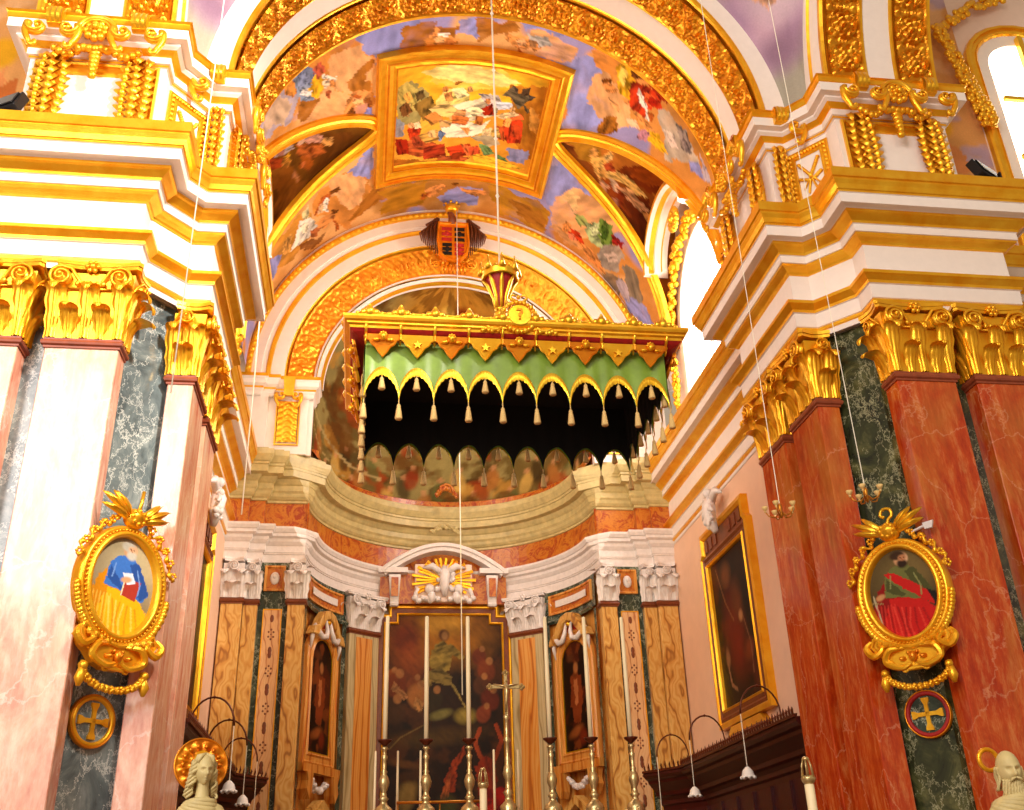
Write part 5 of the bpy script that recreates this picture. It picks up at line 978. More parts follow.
T1=tassel(1.).build('tassel','tassel_cream',p,smooth=True); T2=tassel(.8).build('tassel','tassel_cream',p,smooth=True); first=[True,True]
for ri,(o,t,n,N,S) in enumerate(runs()):
    L=N*S; fn=lambda a,z,h=0:(o[0]+t[0]*a+n[0]*h,o[1]+t[1]*a+n[1]*h,z)
    fold=lambda a,v:.012*math.sin(a*23+math.sin(a*5))*v
    m=MB(); m.grid(lambda u,v: fn(u*L,9.74-(9.74-zval(u*N))*v,.02+fold(u*L,v)),N*14,10); vv=bp(m,'valance','green_silk',smooth=True)
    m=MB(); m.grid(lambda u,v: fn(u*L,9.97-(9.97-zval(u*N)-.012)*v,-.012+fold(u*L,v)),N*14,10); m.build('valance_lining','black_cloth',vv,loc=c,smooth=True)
    m=MB(); nf=N*28; m.grid(lambda u,v: fn(u*L,zval(u*N)+.13-.15*v+.012*math.sin(u*N*60)*v,.035+.012*math.sin(PI*v)+.006*math.sin(u*N*95)),nf,3); m.build('fringe','bright_gold',vv,loc=c,smooth=True)
    # pelmet lambrequins: pointed tongues, alternate cherub head and star
    for k in range(N):
        a=(k+.5)*S; w=S*.5
        m=MB(); tong=[(-w*.97,9.76),(-w*.95,9.68),(-w*.78,9.66),(-w*.66,9.60),(-w*.42,9.56),(-w*.2,9.47),(0,9.41),(w*.2,9.47),(w*.42,9.56),(w*.66,9.60),(w*.78,9.66),(w*.95,9.68),(w*.97,9.76)]
        m.extrude(tong,lambda x,z,d: fn(a+x,z,.10+d+(z-9.5)*.3),.03); m.tube([fn(a+x,z,.135+(z-9.5)*.3) for x,z in tong],.016,5)
        lam=bp(m,'lambrequin','gold' if k%2 else 'dark_gold')
        m=MB()
        if k%2==0:
            m.ball(fn(a,9.70,.24),(.06,.06,.07),8); m.ball(fn(a,9.68,.30),.015,5)
            for s_ in (-1,1): m.ball(fn(a+s_*.11,9.66,.20),(.07,.04,.03) if n[0]==0 else (.04,.07,.03),6)
            for b in range(5): m.ball(fn(a+.05*math.cos(PI*b/4),9.74+.045*math.sin(PI*b/4),.23),.024,5)
            m.build('cherub_head','gold',lam,loc=c,smooth=True)
        else:
            st=[((.075 if i%2==0 else .03)*math.sin(PI*i/5),9.60+(.075 if i%2==0 else .03)*math.cos(PI*i/5)) for i in range(10)]
            m.extrude(st,lambda x,z,d: fn(a+x,z,.17+d),.03); m.build('star','bright_gold',lam,loc=c)
    for k in range(N+1 if ri%2==0 else N):
        if ri%2 and k==0: continue
        m=MB(); a=k*S; m.ball(fn(a,9.74,.16),.04,6); m.tube([fn(a,9.74,.14),fn(a,9.62,.10)],[.035,.012],6); m.tube([fn(a,9.74,.14),fn(a,9.80,.22),fn(a,9.88,.31)],.025,5)
        bp(m,'pelmet_rib','bright_gold',smooth=True)
    m=MB()
    for k in range(N+1):
        a=min(max(k*S,.05),L-.05)
        for x,z,r in ((0,10.15,.06),(0,10.09,.09),(-.10,10.08,.06),(.10,10.08,.06),(-.19,10.06,.04),(.19,10.06,.04),(0,10.21,.03)): m.ball(fn(a+x,z,.32),(r,r,r),6)
    m.tube([fn(q*L/60,10.05+.02*abs(math.sin(q*1.5)),.33) for q in range(61)],.022,5)
    bp(m,'top_cresting','bright_gold',smooth=True)
    for k in range(N+1):
        for kind,a,z in ((0,k*S,zval(k)+.02),(1,(k+.5)*S,zval(k+.5)+.02)):
            if kind==1 and k==N: continue
            if kind==0 and k==N: continue
            src=(T1,T2)[kind]; 
            if first[kind]: q=src; first[kind]=False
            else: q=src.copy(); COL.objects.link(q); q.parent=p
            P3=fn(a,z,.02); q.location=(P3[0]-c[0],P3[1]-c[1],P3[2]-c[2])
# escutcheon on the front rim
c2=(0,14.0,9.83); q=empty('rim_escutcheon',c2,'small gilded cartouche with an oval boss on the front rim of the canopy','ornament')
m=MB(); ov=[(.20*math.cos(2*PI*k/20),10.13+.20*math.sin(2*PI*k/20)) for k in range(20)]
m.extrude([(x*1.0,z) for x,z in ov],lambda x,z,d:(x,13.92-d,z),.07); m.build('oval_boss','bright_gold',q,loc=c2,bevel=.02)
m=MB(); m.extrude([(.018*x,10.13+.018*z) for x,z in ((-3,4),(-2,6),(2,6),(3,4),(3,2),(1,0),(1,-2),(-1,-2),(-1,1),(1,3),(1,4),(-1,4.3))],lambda x,z,d:(x,13.85-d,z),.02); m.ball((0,13.84,10.05),.018,6); m.build('device','dark_gold',q,loc=c2)
m=MB()
for k in range(26): b=2*PI*k/26; m.ball((.27*math.cos(b),13.92,10.13+.27*math.sin(b)),.04+.012*(k%2),6)
for s_ in (-1,1):
    m.tube([(s_*(.25+.02*k+.10*math.cos(k*.55)*(1-k/16)),13.93,9.93+.10*math.sin(k*.55)*(1-k/16)) for k in range(15)],.03,6)
    for k in range(6): m.ball((s_*(.34+.05*k),13.95,9.88+.02*math.sin(k*2)),.045,6)
    m.tube([(s_*.05,13.92,10.40),(s_*.14,13.92,10.48),(s_*.10,13.92,10.54),(s_*.04,13.92,10.52)],.022,6)
m.ball((0,13.92,10.50),.04,6); m.build('scroll_border','gold',q,loc=c2,smooth=True)
# crown above
c3=(0,15.55,11.090); q=empty('hanging_crown',c3,'gilded fluted crown lined with red hanging above the canopy','crown')
m=MB(); m.lathe([(.03,0),(.10,.05),(.13,.12),(.09,.16),(.12,.20),(.10,.25)],(0,15.55,11.040),16)
for k in range(8):
    b=2*PI*k/8; cx_,sx_=math.cos(b),math.sin(b); m.tube([(.08*cx_,15.55+.08*sx_,11.190),(.12*cx_,15.55+.12*sx_,11.490),(.22*cx_,15.55+.22*sx_,11.760),(.31*cx_,15.55+.31*sx_,11.860)],[.028,.035,.045,.02],6)
m.build('fluted_stem','bright_gold',q,loc=c3,smooth=True)
m=MB(); m.lathe([(.07,11.140),(.12,11.490),(.2,11.720),(.30,11.920),(.30,11.980)],(0,15.55,0),24); m.build('red_lining','crimson',q,loc=c3,smooth=True)
m=MB(); m.lathe([(.29,11.880),(.33,11.860),(.34,11.900),(.335,11.960),(.35,11.990),(.34,12.020),(.30,12.020)],(0,15.55,0),32)
for k in range(8):
    b=2*PI*k/8+PI/8*0-PI/2; cx_,sx_=math.cos(b),math.sin(b); m.tube([(.335*cx_,15.55+.335*sx_,11.980),(.35*cx_,15.55+.35*sx_,12.110),(.345*cx_,15.55+.345*sx_,12.260)],[.075,.035,.006],6); m.ball((.345*cx_,15.55+.345*sx_,12.260),.018,5)
    b+=PI/8; cx_,sx_=math.cos(b),math.sin(b); m.ball((.34*cx_,15.55+.34*sx_,12.040),.03,5)
m.build('crown_band','bright_gold',q,loc=c3,smooth=True); q.location.x-=.06
def rope(pts,r,label,nm='rope',beads=None,mt='rope_white'):
    m=MB().tube(pts,r,6)
    if beads:
        for b in beads: m.ball(b,r*2.2,6)
    tag(m.build(nm,mt,None,smooth=True,loc=pts[-1]),label,'rope')
rope([(-.06,15.55,20.0),(-.06,15.55,11.95)],.018,'white knotted rope holding the gilded crown above the canopy',beads=[(-.06,15.55,z) for z in (18.6,17.0,15.2,13.8)])
rope([(.02,24.8,20.4),(.06,24.8,6.2)],.014,'thin white cord falling past the altarpiece from the coat of arms')
rope([(-4.82,20,16),(-4.84,20,8.9)],.014,'thin white cord hanging along the left choir cornice')
rope([(-4.57,11,20.5),(-4.62,11,7.1)],.008,'fine white cord hanging in front of the left pier capital')
# ================================================================ lower apse: altarpiece, niches, inlay
c=(-.02,29.3,4.0); YA=29.32
p=empty('altarpiece',c,'tall dark oil altarpiece of many figures in a brown and gilt frame','painting')
def AP_(a,b,h=0): return (a-.03,YA-.02-h,b)
apo=[(-1.86,2.0),(1.86,2.0),(1.86,9.22),(1.50,9.22),(1.50,9.48),(-1.50,9.48),(-1.50,9.22),(-1.86,9.22)]
m=MB(); frame(m,AP_,apo,[(-.10,-.05),(-.10,.05),(-.05,.09),(-.02,.09),(.0,.04),(.12,.05),(.14,.09),(.17,.10),(.19,.08),(.20,.02)],[1,1,1,1,0,0,1,1,1],2); m.build('picture_frame',['frame_wood','gold'],p,loc=c)
def paint_alt(c_):
    X,Y=c_.X,c_.Y; c_.c[:]=np.array(lin('2E1608')); c_.tint('5A2E0E',1.3,.48,3,.8,.08); c_.tint('120804',1.6,.52,9,.8,.08)
    B=c_.blob; P=lambda pts,col,w=.03: c_.poly(pts,col,w,folds=.7,seed=len(pts)+int(pts[0][0]*9))
    B(-.1,8.7,1.3,.75,'C07818',0,.5,.9); B(.0,9.1,.6,.35,'D89A30',0,.5); B(-1.1,8.6,.5,.6,'7A3010',0,.5); B(-.9,7.9,.4,.5,'A04A18',0,.5,.7)
    P([(-.25,8.45),(-.02,8.55),(.3,8.4),(.6,8.1),(.5,8.0),(.25,8.15),(.12,7.7),(-.1,7.65),(-.45,7.85),(-.5,7.7),(-.35,8.2)],'A88A38',.04); B(.0,8.72,.15,.17,'6A3A18',0,.2); B(.02,8.70,.09,.12,'B07A40',0,.3)
    P([(-.5,7.7),(-.05,7.75),(.25,7.5),(.2,7.3),(-.2,7.35),(-.6,7.5)],'8A7234',.04); P([(.15,7.4),(.45,6.9),(.75,6.4),(.85,6.3),(.6,6.75),(.3,7.3)],'B09448',.02); P([(-.45,7.6),(-.75,7.3),(-.7,7.0),(-.35,7.3)],'9A8040',.03)
    B(.6,6.45,.28,.2,'A8903A',0,.4); B(-.1,6.5,.3,.12,'8A8040',15,.4)
    for i,(x,y,s,cl) in enumerate(((-1.5,7.5,.2,'B05A20'),(-1.35,7.3,.3,'8A3A14'),(-.85,7.3,.2,'A05020'),(-.75,7.0,.28,'C07838'),(1.0,8.1,.2,'7A2E12'),(1.2,7.7,.25,'8A3C18'),(1.05,7.3,.22,'5A3018'),(1.3,6.9,.25,'7A2A10'),(1.1,6.5,.2,'9A4420'),(-1.4,6.6,.3,'4A2A10'),(-.3,6.9,.25,'3A2A10'))): B(x,y,s,s*1.2,cl,20*math.sin(i*3),.16,.9); B(x+.1,y+s*1.1,s*.4,s*.45,'B87840',0,.15,.9)
    P([(-1.5,7.2),(-1.1,6.9),(-1.0,7.0),(-1.4,7.4)],'C08048',.02); P([(-.8,7.0),(-.55,6.8),(-.65,6.55),(-.85,6.7)],'C88A48',.02)
    B(-.2,5.9,1.2,.22,'5A3E14',5,.5,.8); c_.line([(-1.5,5.6),(-1.2,5.9),(-.5,6.25)],.04,'8A6A30',.8)
    # lower struggle: red garments, arms
    P([(.0,4.75),(.2,5.2),(.55,5.65),(.6,5.5),(.35,5.1),(.3,4.5),(.1,4.4)],'A83C12',.05); P([(-.05,4.6),(.2,5.0),(.1,4.2),(-.1,4.2)],'C86028',.03)
    P([(.85,5.1),(1.1,5.4),(1.4,5.3),(1.45,4.6),(1.25,4.3),(.95,4.5)],'A8340E',.05); c_.line([(1.0,5.35),(.85,5.75),(1.0,6.1)],.12,'B84A1C'); c_.line([(1.4,5.3),(1.6,5.8),(1.45,6.2)],.12,'A84018'); B(1.15,5.6,.17,.17,'241006',0,.2)
    P([(1.0,4.5),(1.7,4.6),(1.72,3.2),(1.3,3.0),(.95,3.4),(.9,4.0)],'B01408',.06); P([(1.15,4.2),(1.4,4.3),(1.3,3.4),(1.1,3.5)],'D02A14',.04)
    P([(-1.1,2.9),(-.6,3.3),(-.1,3.5),(.4,3.9),(.5,3.7),(.2,3.0),(-.4,2.6),(-1.0,2.5)],'A81C0C',.08); P([(-.3,3.3),(.2,3.6),(.1,3.0),(-.2,2.9)],'CC3418',.05); P([(-1.5,3.0),(-1.0,3.4),(-.6,3.5),(-.7,3.3),(-1.1,3.0)],'B85828',.03)
    B(-1.0,4.4,.22,.4,'9A7A3A',-15,.4); B(-.85,4.9,.5,.14,'4A2A10',10,.4); B(-1.1,5.2,.5,.1,'6A4018',-10,.4); B(.1,4.1,.25,.3,'4A4A20',20,.4); B(.6,4.5,.18,.5,'2A1A0A',10,.4); B(-1.4,2.6,.4,.12,'A08040',0,.4)
    c_.c*=.58; c_.vary(.45,2.6,5); c_.strokes(4,.35,8,.7)
m=painted_grid(lambda a,b:AP_(a,b,.022),-1.72,1.72,2.1,9.42,120,250,paint_alt,skip=lambda a,b: abs(a)>1.34 and b>9.08); m.build('painted_canvas','oil_painting',p,loc=c)
# pediment with dove and angels
c=(-.06,29.2,10.4); p=empty('altar_pediment',c,'white segmental pediment with carved angels and gold rays above the altarpiece','pediment')
def PE(a,b,h=0): return (a-.06,29.25-h,b)
m=MB(); arc=[(-1.86+3.72*k/24,10.58+.82*math.sin(PI*k/24)**.9) for k in range(25)]
prof=[(0,0),(0,.3),(.06,.34),(.06,.42),(.14,.42),(.16,.36),(.26,.34),(.28,.0)]
V=[];k=len(prof)
for i,(a,b) in enumerate(arc):
    q=Vector((arc[min(i+1,24)][0]-arc[max(i-1,0)][0],arc[min(i+1,24)][1]-arc[max(i-1,0)][1])).normalized(); nx,nz=q.y,-q.x
    V+=[PE(a+nx*d,b+nz*d,h) for d,h in prof]
m.add(V,[(i*k+j,i*k+j+1,(i+1)*k+j+1,(i+1)*k+j) for i in range(24) for j in range(k-1)]+[tuple(range(k)),tuple(range(24*k,25*k))])
for s_ in (-1,1): m.box(min(s_*1.9,s_*1.05)-.06,max(s_*1.9,s_*1.05)-.06,28.85,29.3,10.45,10.60); 
m.build('arched_cornice','white_marble',p,loc=c)
m=MB().box(-1.9,1.8,29.15,29.4,9.6,10.5); m.build('tympanum','breccia',p,loc=c)
for s_ in (-1,1):
    m=MB(); m.grid(lambda u,v: PE(s_*1.42+(u-.5)*.34*(1-.3*v),10.40-.85*v,.35-.16*v+.03*math.sin(v*6)),4,10); m.grid(lambda u,v: PE(s_*1.42-.17+.05*v+(.0),10.40-.85*v,(.35-.16*v)*u),2,8); m.grid(lambda u,v: PE(s_*1.42+.17-.05*v,10.40-.85*v,(.35-.16*v)*u),2,8); m.tube([PE(s_*1.42-.12,9.56,.2),PE(s_*1.42+.12,9.56,.2)],.07,8)
    m.build('console_bracket','white_marble',p,loc=c)
    m=MB(); m.box(s_*1.42-.16,s_*1.42+.04,28.86,28.92,9.75,10.3); m.build('console_inlay','breccia',p,loc=c)
m=MB(); rg=random.Random(4)
m.box(-.90,.78,29.0,29.2,9.62,10.75); m.build('relief_panel','cream_stucco',p,loc=c,bevel=.02)
m=MB()
for k in range(22):
    b=R(-35+250*k/21); L=.80+.14*(k%2); m.tube([PE(.1*math.cos(b),10.25+.1*math.sin(b),.30),PE(L*math.cos(b),10.25+min(.66,L*.85)*math.sin(b),.30)],[.02,.055],5)
m.build('gold_rays','gold',p,loc=c)
m=MB(); m.tube([PE(0,10.62,.40),PE(.03,10.35,.5),PE(0,10.02,.44),PE(.02,9.75,.40)],[.08,.16,.14,.06],8)
for s_ in (-1,1):
    m.tube([PE(s_*.1,10.45,.42),PE(s_*.35,10.62,.48),PE(s_*.62,10.58,.40)],[.10,.11,.03],7); m.ball(PE(s_*.42,9.95,.42),(.15,.13,.15),8); m.ball(PE(s_*.36,9.72,.42),(.13,.12,.18),8)
    for k in range(7): m.ball(PE(s_*(.18+.11*k),9.66+.05*math.sin(k*2.2),.38),(.10,.10,.085),6)
    m.tube([PE(s_*.75,10.0,.3),PE(s_*.84,9.75,.3),PE(s_*.78,9.55,.3)],[.07,.06,.02],6)
for k in range(16): m.ball(PE(-.3+.6*rg.random(),9.9+.6*rg.random(),.42),.06+.04*rg.random(),6)
m.build('carved_angels','white_marble',p,loc=c,smooth=True)
c=(0,28.6,11.95); m=MB(); rg=random.Random(8)
for k in range(34): t=k/33; m.ball((-.42+.84*t,28.98+.06*rg.random(),11.72+.20*math.sin(PI*t)+.12*(rg.random()-.5)),(.07,.05,.06),6)
tag(m.build('carved_cartouche','apse_stone',None,smooth=True,loc=c),'small stone cartouche on the apse cornice above the pediment','ornament')
m=MB(); 
for k in range(30): t=k/29; m.ball((-.30+.6*t,28.62+.05*rg.random(),12.78+.24*math.sin(PI*t)+.08*(rg.random()-.5)),(.06,.06,.07),6)
m.tube([(-.22,28.62,12.78),(-.16,28.6,13.05),(0,28.6,13.12),(.16,28.6,13.05),(.22,28.62,12.78)],.05,6)
tag(m.build('red_crest','breccia',None,smooth=True,loc=(0,28.6,12.7)),'reddish carved crest on the rim of the apse half dome','ornament')
# niches
for sg in (-1,1):
    sd=SIDE[sg]; ph=R(65*sg); rho=3.80
    o=(rho*math.sin(ph),AC[1]+rho*math.cos(ph)); t=(math.cos(ph),-math.sin(ph)); n=(-math.sin(ph),-math.cos(ph)); N_=PL(o,t,n)
    c=N_(0,5.0,.1); p=empty('niche_painting',c,'narrow arched dark painting in an orange marble niche, %s of the altarpiece'%sd,'painting')
    def arch(w,z0,zs,n=10): return [(-w,z0),(w,z0),(w,zs)]+[(w*math.cos(PI*k/n),zs+w*math.sin(PI*k/n)) for k in range(1,n)]+[(-w,zs)]
    m=MB(); m.extrude(arch(.86,5.0,7.55),lambda a,b,d:N_(a,b,-.05+d),.09); frame(m,N_,arch(.88,4.95,7.55),[(0,.0),(0,.10),(.05,.14),(.10,.10),(.2,.10),(.24,.14),(.28,.12),(.30,.05)],[0]*7,3); m.build('niche_surround','onyx_orange',p,loc=c)
    def pn(cv):
        cv.c[:]=np.array(lin('1E0C06')); cv.tint('4A1A0A',1.8,.5,3+sg,.8,.08); cv.tint('7A3A16',2.4,.57,9+sg,.7,.06)
        cv.blob(.02,7.4,.10,.14,'A86A3A',0,.3).poly([(-.2,7.2),(.2,7.2),(.28,6.5),(.1,5.9),(-.18,6.0),(-.26,6.6)],'7A3414',.06).poly([(-.1,7.1),(.08,7.1),(.1,6.5),(-.06,6.4)],'B0683A',.04).blob(-.1,5.75,.3,.12,'8A4A20',20,.4).blob(.2,5.6,.15,.2,'6A2410',0,.4).blob(-.2,7.7,.15,.1,'5A3018',0,.5); cv.vary(.35,4,2)
    m=painted_grid(lambda a,b:N_(a,b,.06),-.58,.58,5.26,8.14,44,100,pn,skip=lambda a,b: b>7.5 and math.hypot(a,b-7.55)>.60); m.build('painted_canvas','oil_painting',p,loc=c)
    m=MB(); frame(m,N_,arch(.60,5.24,7.55),[(0,.05),(0,.09),(.03,.09),(.03,.06)],[0]*3,3); m.build('inner_fillet','bright_gold',p,loc=c)
    m=MB(); m.extrude([(-1.0,4.75),(1.0,4.75),(1.04,4.95),(-1.04,4.95)],lambda a,b,d:N_(a,b,d),.22); m.build('sill','onyx_orange',p,loc=c)
    # curved hood with white festoons
    c=N_(0,8.6,.2); p=empty('niche_hood',c,'curved golden marble hood with white festoons above the %s niche'%sd,'pediment')
    m=MB(); pts=[(-.92,8.12),(-.80,8.35),(-.62,8.40),(-.50,8.62),(-.28,8.84),(0,8.90),(.28,8.84),(.50,8.62),(.62,8.40),(.80,8.35),(.92,8.12)]
    m.extrude(pts+[(.66,8.12),(.55,8.25),(.36,8.42),(.2,8.62),(0,8.68),(-.2,8.62),(-.36,8.42),(-.55,8.25),(-.66,8.12)],lambda a,b,d:N_(a,b,.02+d),.26); m.build('curved_hood','onyx',p,loc=c,bevel=.02)
    m=MB(); m.extrude([(.3*math.cos(2*PI*k/16),8.50+.22*math.sin(2*PI*k/16)) for k in range(16)],lambda a,b,d:N_(a,b,.0+d),.06); m.build('dark_oval','crimson',p,loc=c)
    for s_ in (-1,1):
        m=MB(); m.tube([N_(s_*.12,8.62,.2),N_(s_*.13,8.35,.25),N_(s_*.22,8.15,.27),N_(s_*.42,8.12,.25),N_(s_*.62,8.28,.22),N_(s_*.72,8.42,.18)],[.03,.06,.075,.08,.06,.03],8)
        m.tube([N_(s_*.74,8.36,.18),N_(s_*.80,8.05,.16),N_(s_*.78,7.75,.12)],[.05,.06,.02],6); m.build('white_festoon','white_marble',p,loc=c,smooth=True)
    m=MB(); m.ball(N_(0,8.58,.2),(.09,.09,.06),8); m.build('knob','gold',p,loc=c,smooth=True)
    # inlaid panel above and green bands
    c=N_(0,9.35,.05); p=empty('inlay_plaque',c,'long red panel with a white bar in a gold border over the %s niche'%sd,'panel')
    CV=lambda a,b,h=0: (lambda f:((ARd-.0-h)*math.sin(f),AC[1]+(ARd-h)*math.cos(f),b))(R(sg*64.5)+a/ARd)
    m=MB(); m.grid(lambda u,v:CV(-1.2+2.4*u,8.86+.88*v,.03),20,2); m.build('green_ground','speckled_green',p,loc=c)
    m=MB(); frame(m,CV,[(-1.02,9.05),(1.02,9.05),(1.02,9.62),(-1.02,9.62)],[(0,.03),(0,.09),(.05,.09),(.07,.05)],[0]*3,6); m.build('gold_border','onyx_orange',p,loc=c)
    m=MB(); m.grid(lambda u,v:CV(-.96+1.92*u,9.10+.47*v,.055),16,1); m.build('red_field','breccia',p,loc=c)
    m=MB(); m.grid(lambda u,v:CV(-.74+1.48*u,9.24+.19*v,.10),16,1); m.grid(lambda u,v:CV(-.74+1.48*u,9.24,.05+.05*v),16,1); m.build('white_bar','white_marble',p,loc=c)
    c=CV(0,8.9,.1); m=MB(); 
    for a0 in (-1.22,1.06): m.grid(lambda u,v:CV(a0+.16*u,.6+8.2*v,.035),2,1)
    m.grid(lambda u,v:CV(-1.2+2.4*u,8.78+.12*v,.10+.04*math.sin(v*3)),20,2)
    tag(m.build('marble_border','speckled_green',None,loc=c),'green speckled marble border running round the %s niche bay'%sd,'border')
    # shelf garland and small pediment below
    c=N_(0,4.5,.1); p=empty('niche_pedestal',c,'orange marble pedestal with white garland under the %s niche painting'%sd,'pedestal')
    m=MB()
    for s_ in (-1,1): m=MB(); m.extrude([(s_*.55,4.75),(s_*.88,4.75),(s_*.80,4.55),(s_*.86,4.35),(s_*.70,4.12),(s_*.6,4.3)],lambda a,b,d:N_(a,b,.0+d),.28); m.build('side_console','onyx_orange',p,loc=c)
    m=MB(); rg=random.Random(2)
    for k in range(46): t=k/45; m.ball(N_(-.40+.80*t,4.55-.20*math.sin(PI*t)+.10*(rg.random()-.5),.10+.08*rg.random()),.065,6)
    m.build('white_garland','white_marble',p,loc=c,smooth=True)
    m=MB(); m.extrude([(-1.0,3.30),(-1.0,3.5),(0,4.15),(1.0,3.5),(1.0,3.30),(0,3.93)],lambda a,b,d:N_(a,b,.0+d),.32); m.build('gabled_cornice','onyx',p,loc=c)
    m=MB(); m.extrude([(-.86,2.9),(.86,2.9),(.86,3.35),(0,3.9),(-.86,3.35)],lambda a,b,d:N_(a,b,.0+d),.10); m.build('gable_field','red_stone',p,loc=c)
    # flat inlay strip between the corner pilasters
    c=(sg*4.6,25.9,5.0); p=empty('inlaid_strip',c,'tall pink inlaid panel bordered in dark green marble between pilasters, %s corner of apse'%sd,'panel')
    I=lambda a,b,h=0:(sg*4.61+a,25.94-h,b)
    m=MB(); m.box(sg*4.61-.39,sg*4.61+.39,25.9,26.0,.5,9.76); m.build('green_border','speckled_green',p,loc=c)
    m=MB(); m.extrude([(-.22,1.0),(.22,1.0),(.22,8.52),(-.22,8.52)],lambda a,b,d:I(a,b,d),.06); fr_=m.build('pink_field','rose_inlay',p,loc=c)
    m=MB(); frame(m,I,[(-.235,.98),(.235,.98),(.235,8.54),(-.235,8.54)],[(0,.04),(0,.08),(.02,.08),(.03,.05)],[0]*3,1); m.build('gilt_fillet','gold',p,loc=c)
    m=MB(); rg=random.Random(6)
    for z in [1.6+.9*k for k in range(8)]:
        m=MB()
        for b in range(6): m.ball(I(.07*math.cos(b*PI/3+.5),z+.12*math.sin(b*PI/3+.5),.065),(.028,.008,.028),5)
        m.ball(I(0,z,.065),(.02,.008,.02),5)
        for dz in (-.4,.4): m.ball(I(0,z+dz,.065),(.05,.006,.10),6)
        m.build('inlaid_flower','frame_wood',p,loc=c)
    m=MB(); frame(m,I,[(-.26,9.0),(.26,9.0),(.26,9.66),(-.26,9.66)],[(0,.04),(0,.12),(.04,.12),(.07,.08)],[0]*3,1); m.build('tablet_frame','onyx_orange',p,loc=c)
    m=MB(); m.extrude([(-.20,9.06),(.20,9.06),(.20,9.6),(-.20,9.6)],lambda a,b,d:I(a,b,.02+d),.05); m.build('tablet_field','breccia',p,loc=c)
    m=MB(); m.ball(I(0,9.33,.09),(.12,.05,.17),12); m.ball(I(0,9.36,.13),(.05,.04,.06),8); m.build('white_cameo','white_marble',p,loc=c,smooth=True)
    # impost ornament of the apse arch
    c=(sg*4.6,25.4,13.6); m=MB(); F_=lambda a,b,h=0:(sg*4.56+a,25.54-h,b); p=empty('impost_ornament',c,'gilded scroll and leaf panel on the white pier %s of the apse half dome'%sd,'ornament')
    m.grid(lambda u,v:F_((u-.5)*.52,12.98+1.2*v,.03+.05*abs(math.sin(v*22+3*abs(u-.5)*2)*math.cos((u-.5)*7))),14,60); m.build('leaf_panel','gold',p,loc=c,smooth=True)
    m=MB(); frame(m,F_,[(-.32,12.9),(.32,12.9),(.32,14.2),(-.32,14.2)],[(0,0),(0,.05),(.03,.05),(.05,0)],[0]*3,1); m.build('panel_fillet','gold',p,loc=c)
    m=MB(); m.extrude([(-.12,14.30),(.12,14.30),(.16,14.86),(-.16,14.86)],lambda a,b,d:F_(a,b,.14+d),.1); m.build('tablet','bright_gold',p,loc=c)
    for s_ in (-1,1): m=scroll(F_,s_*.2,14.18,.17,.16,s_); m.build('scroll','gold',p,loc=c,smooth=True)
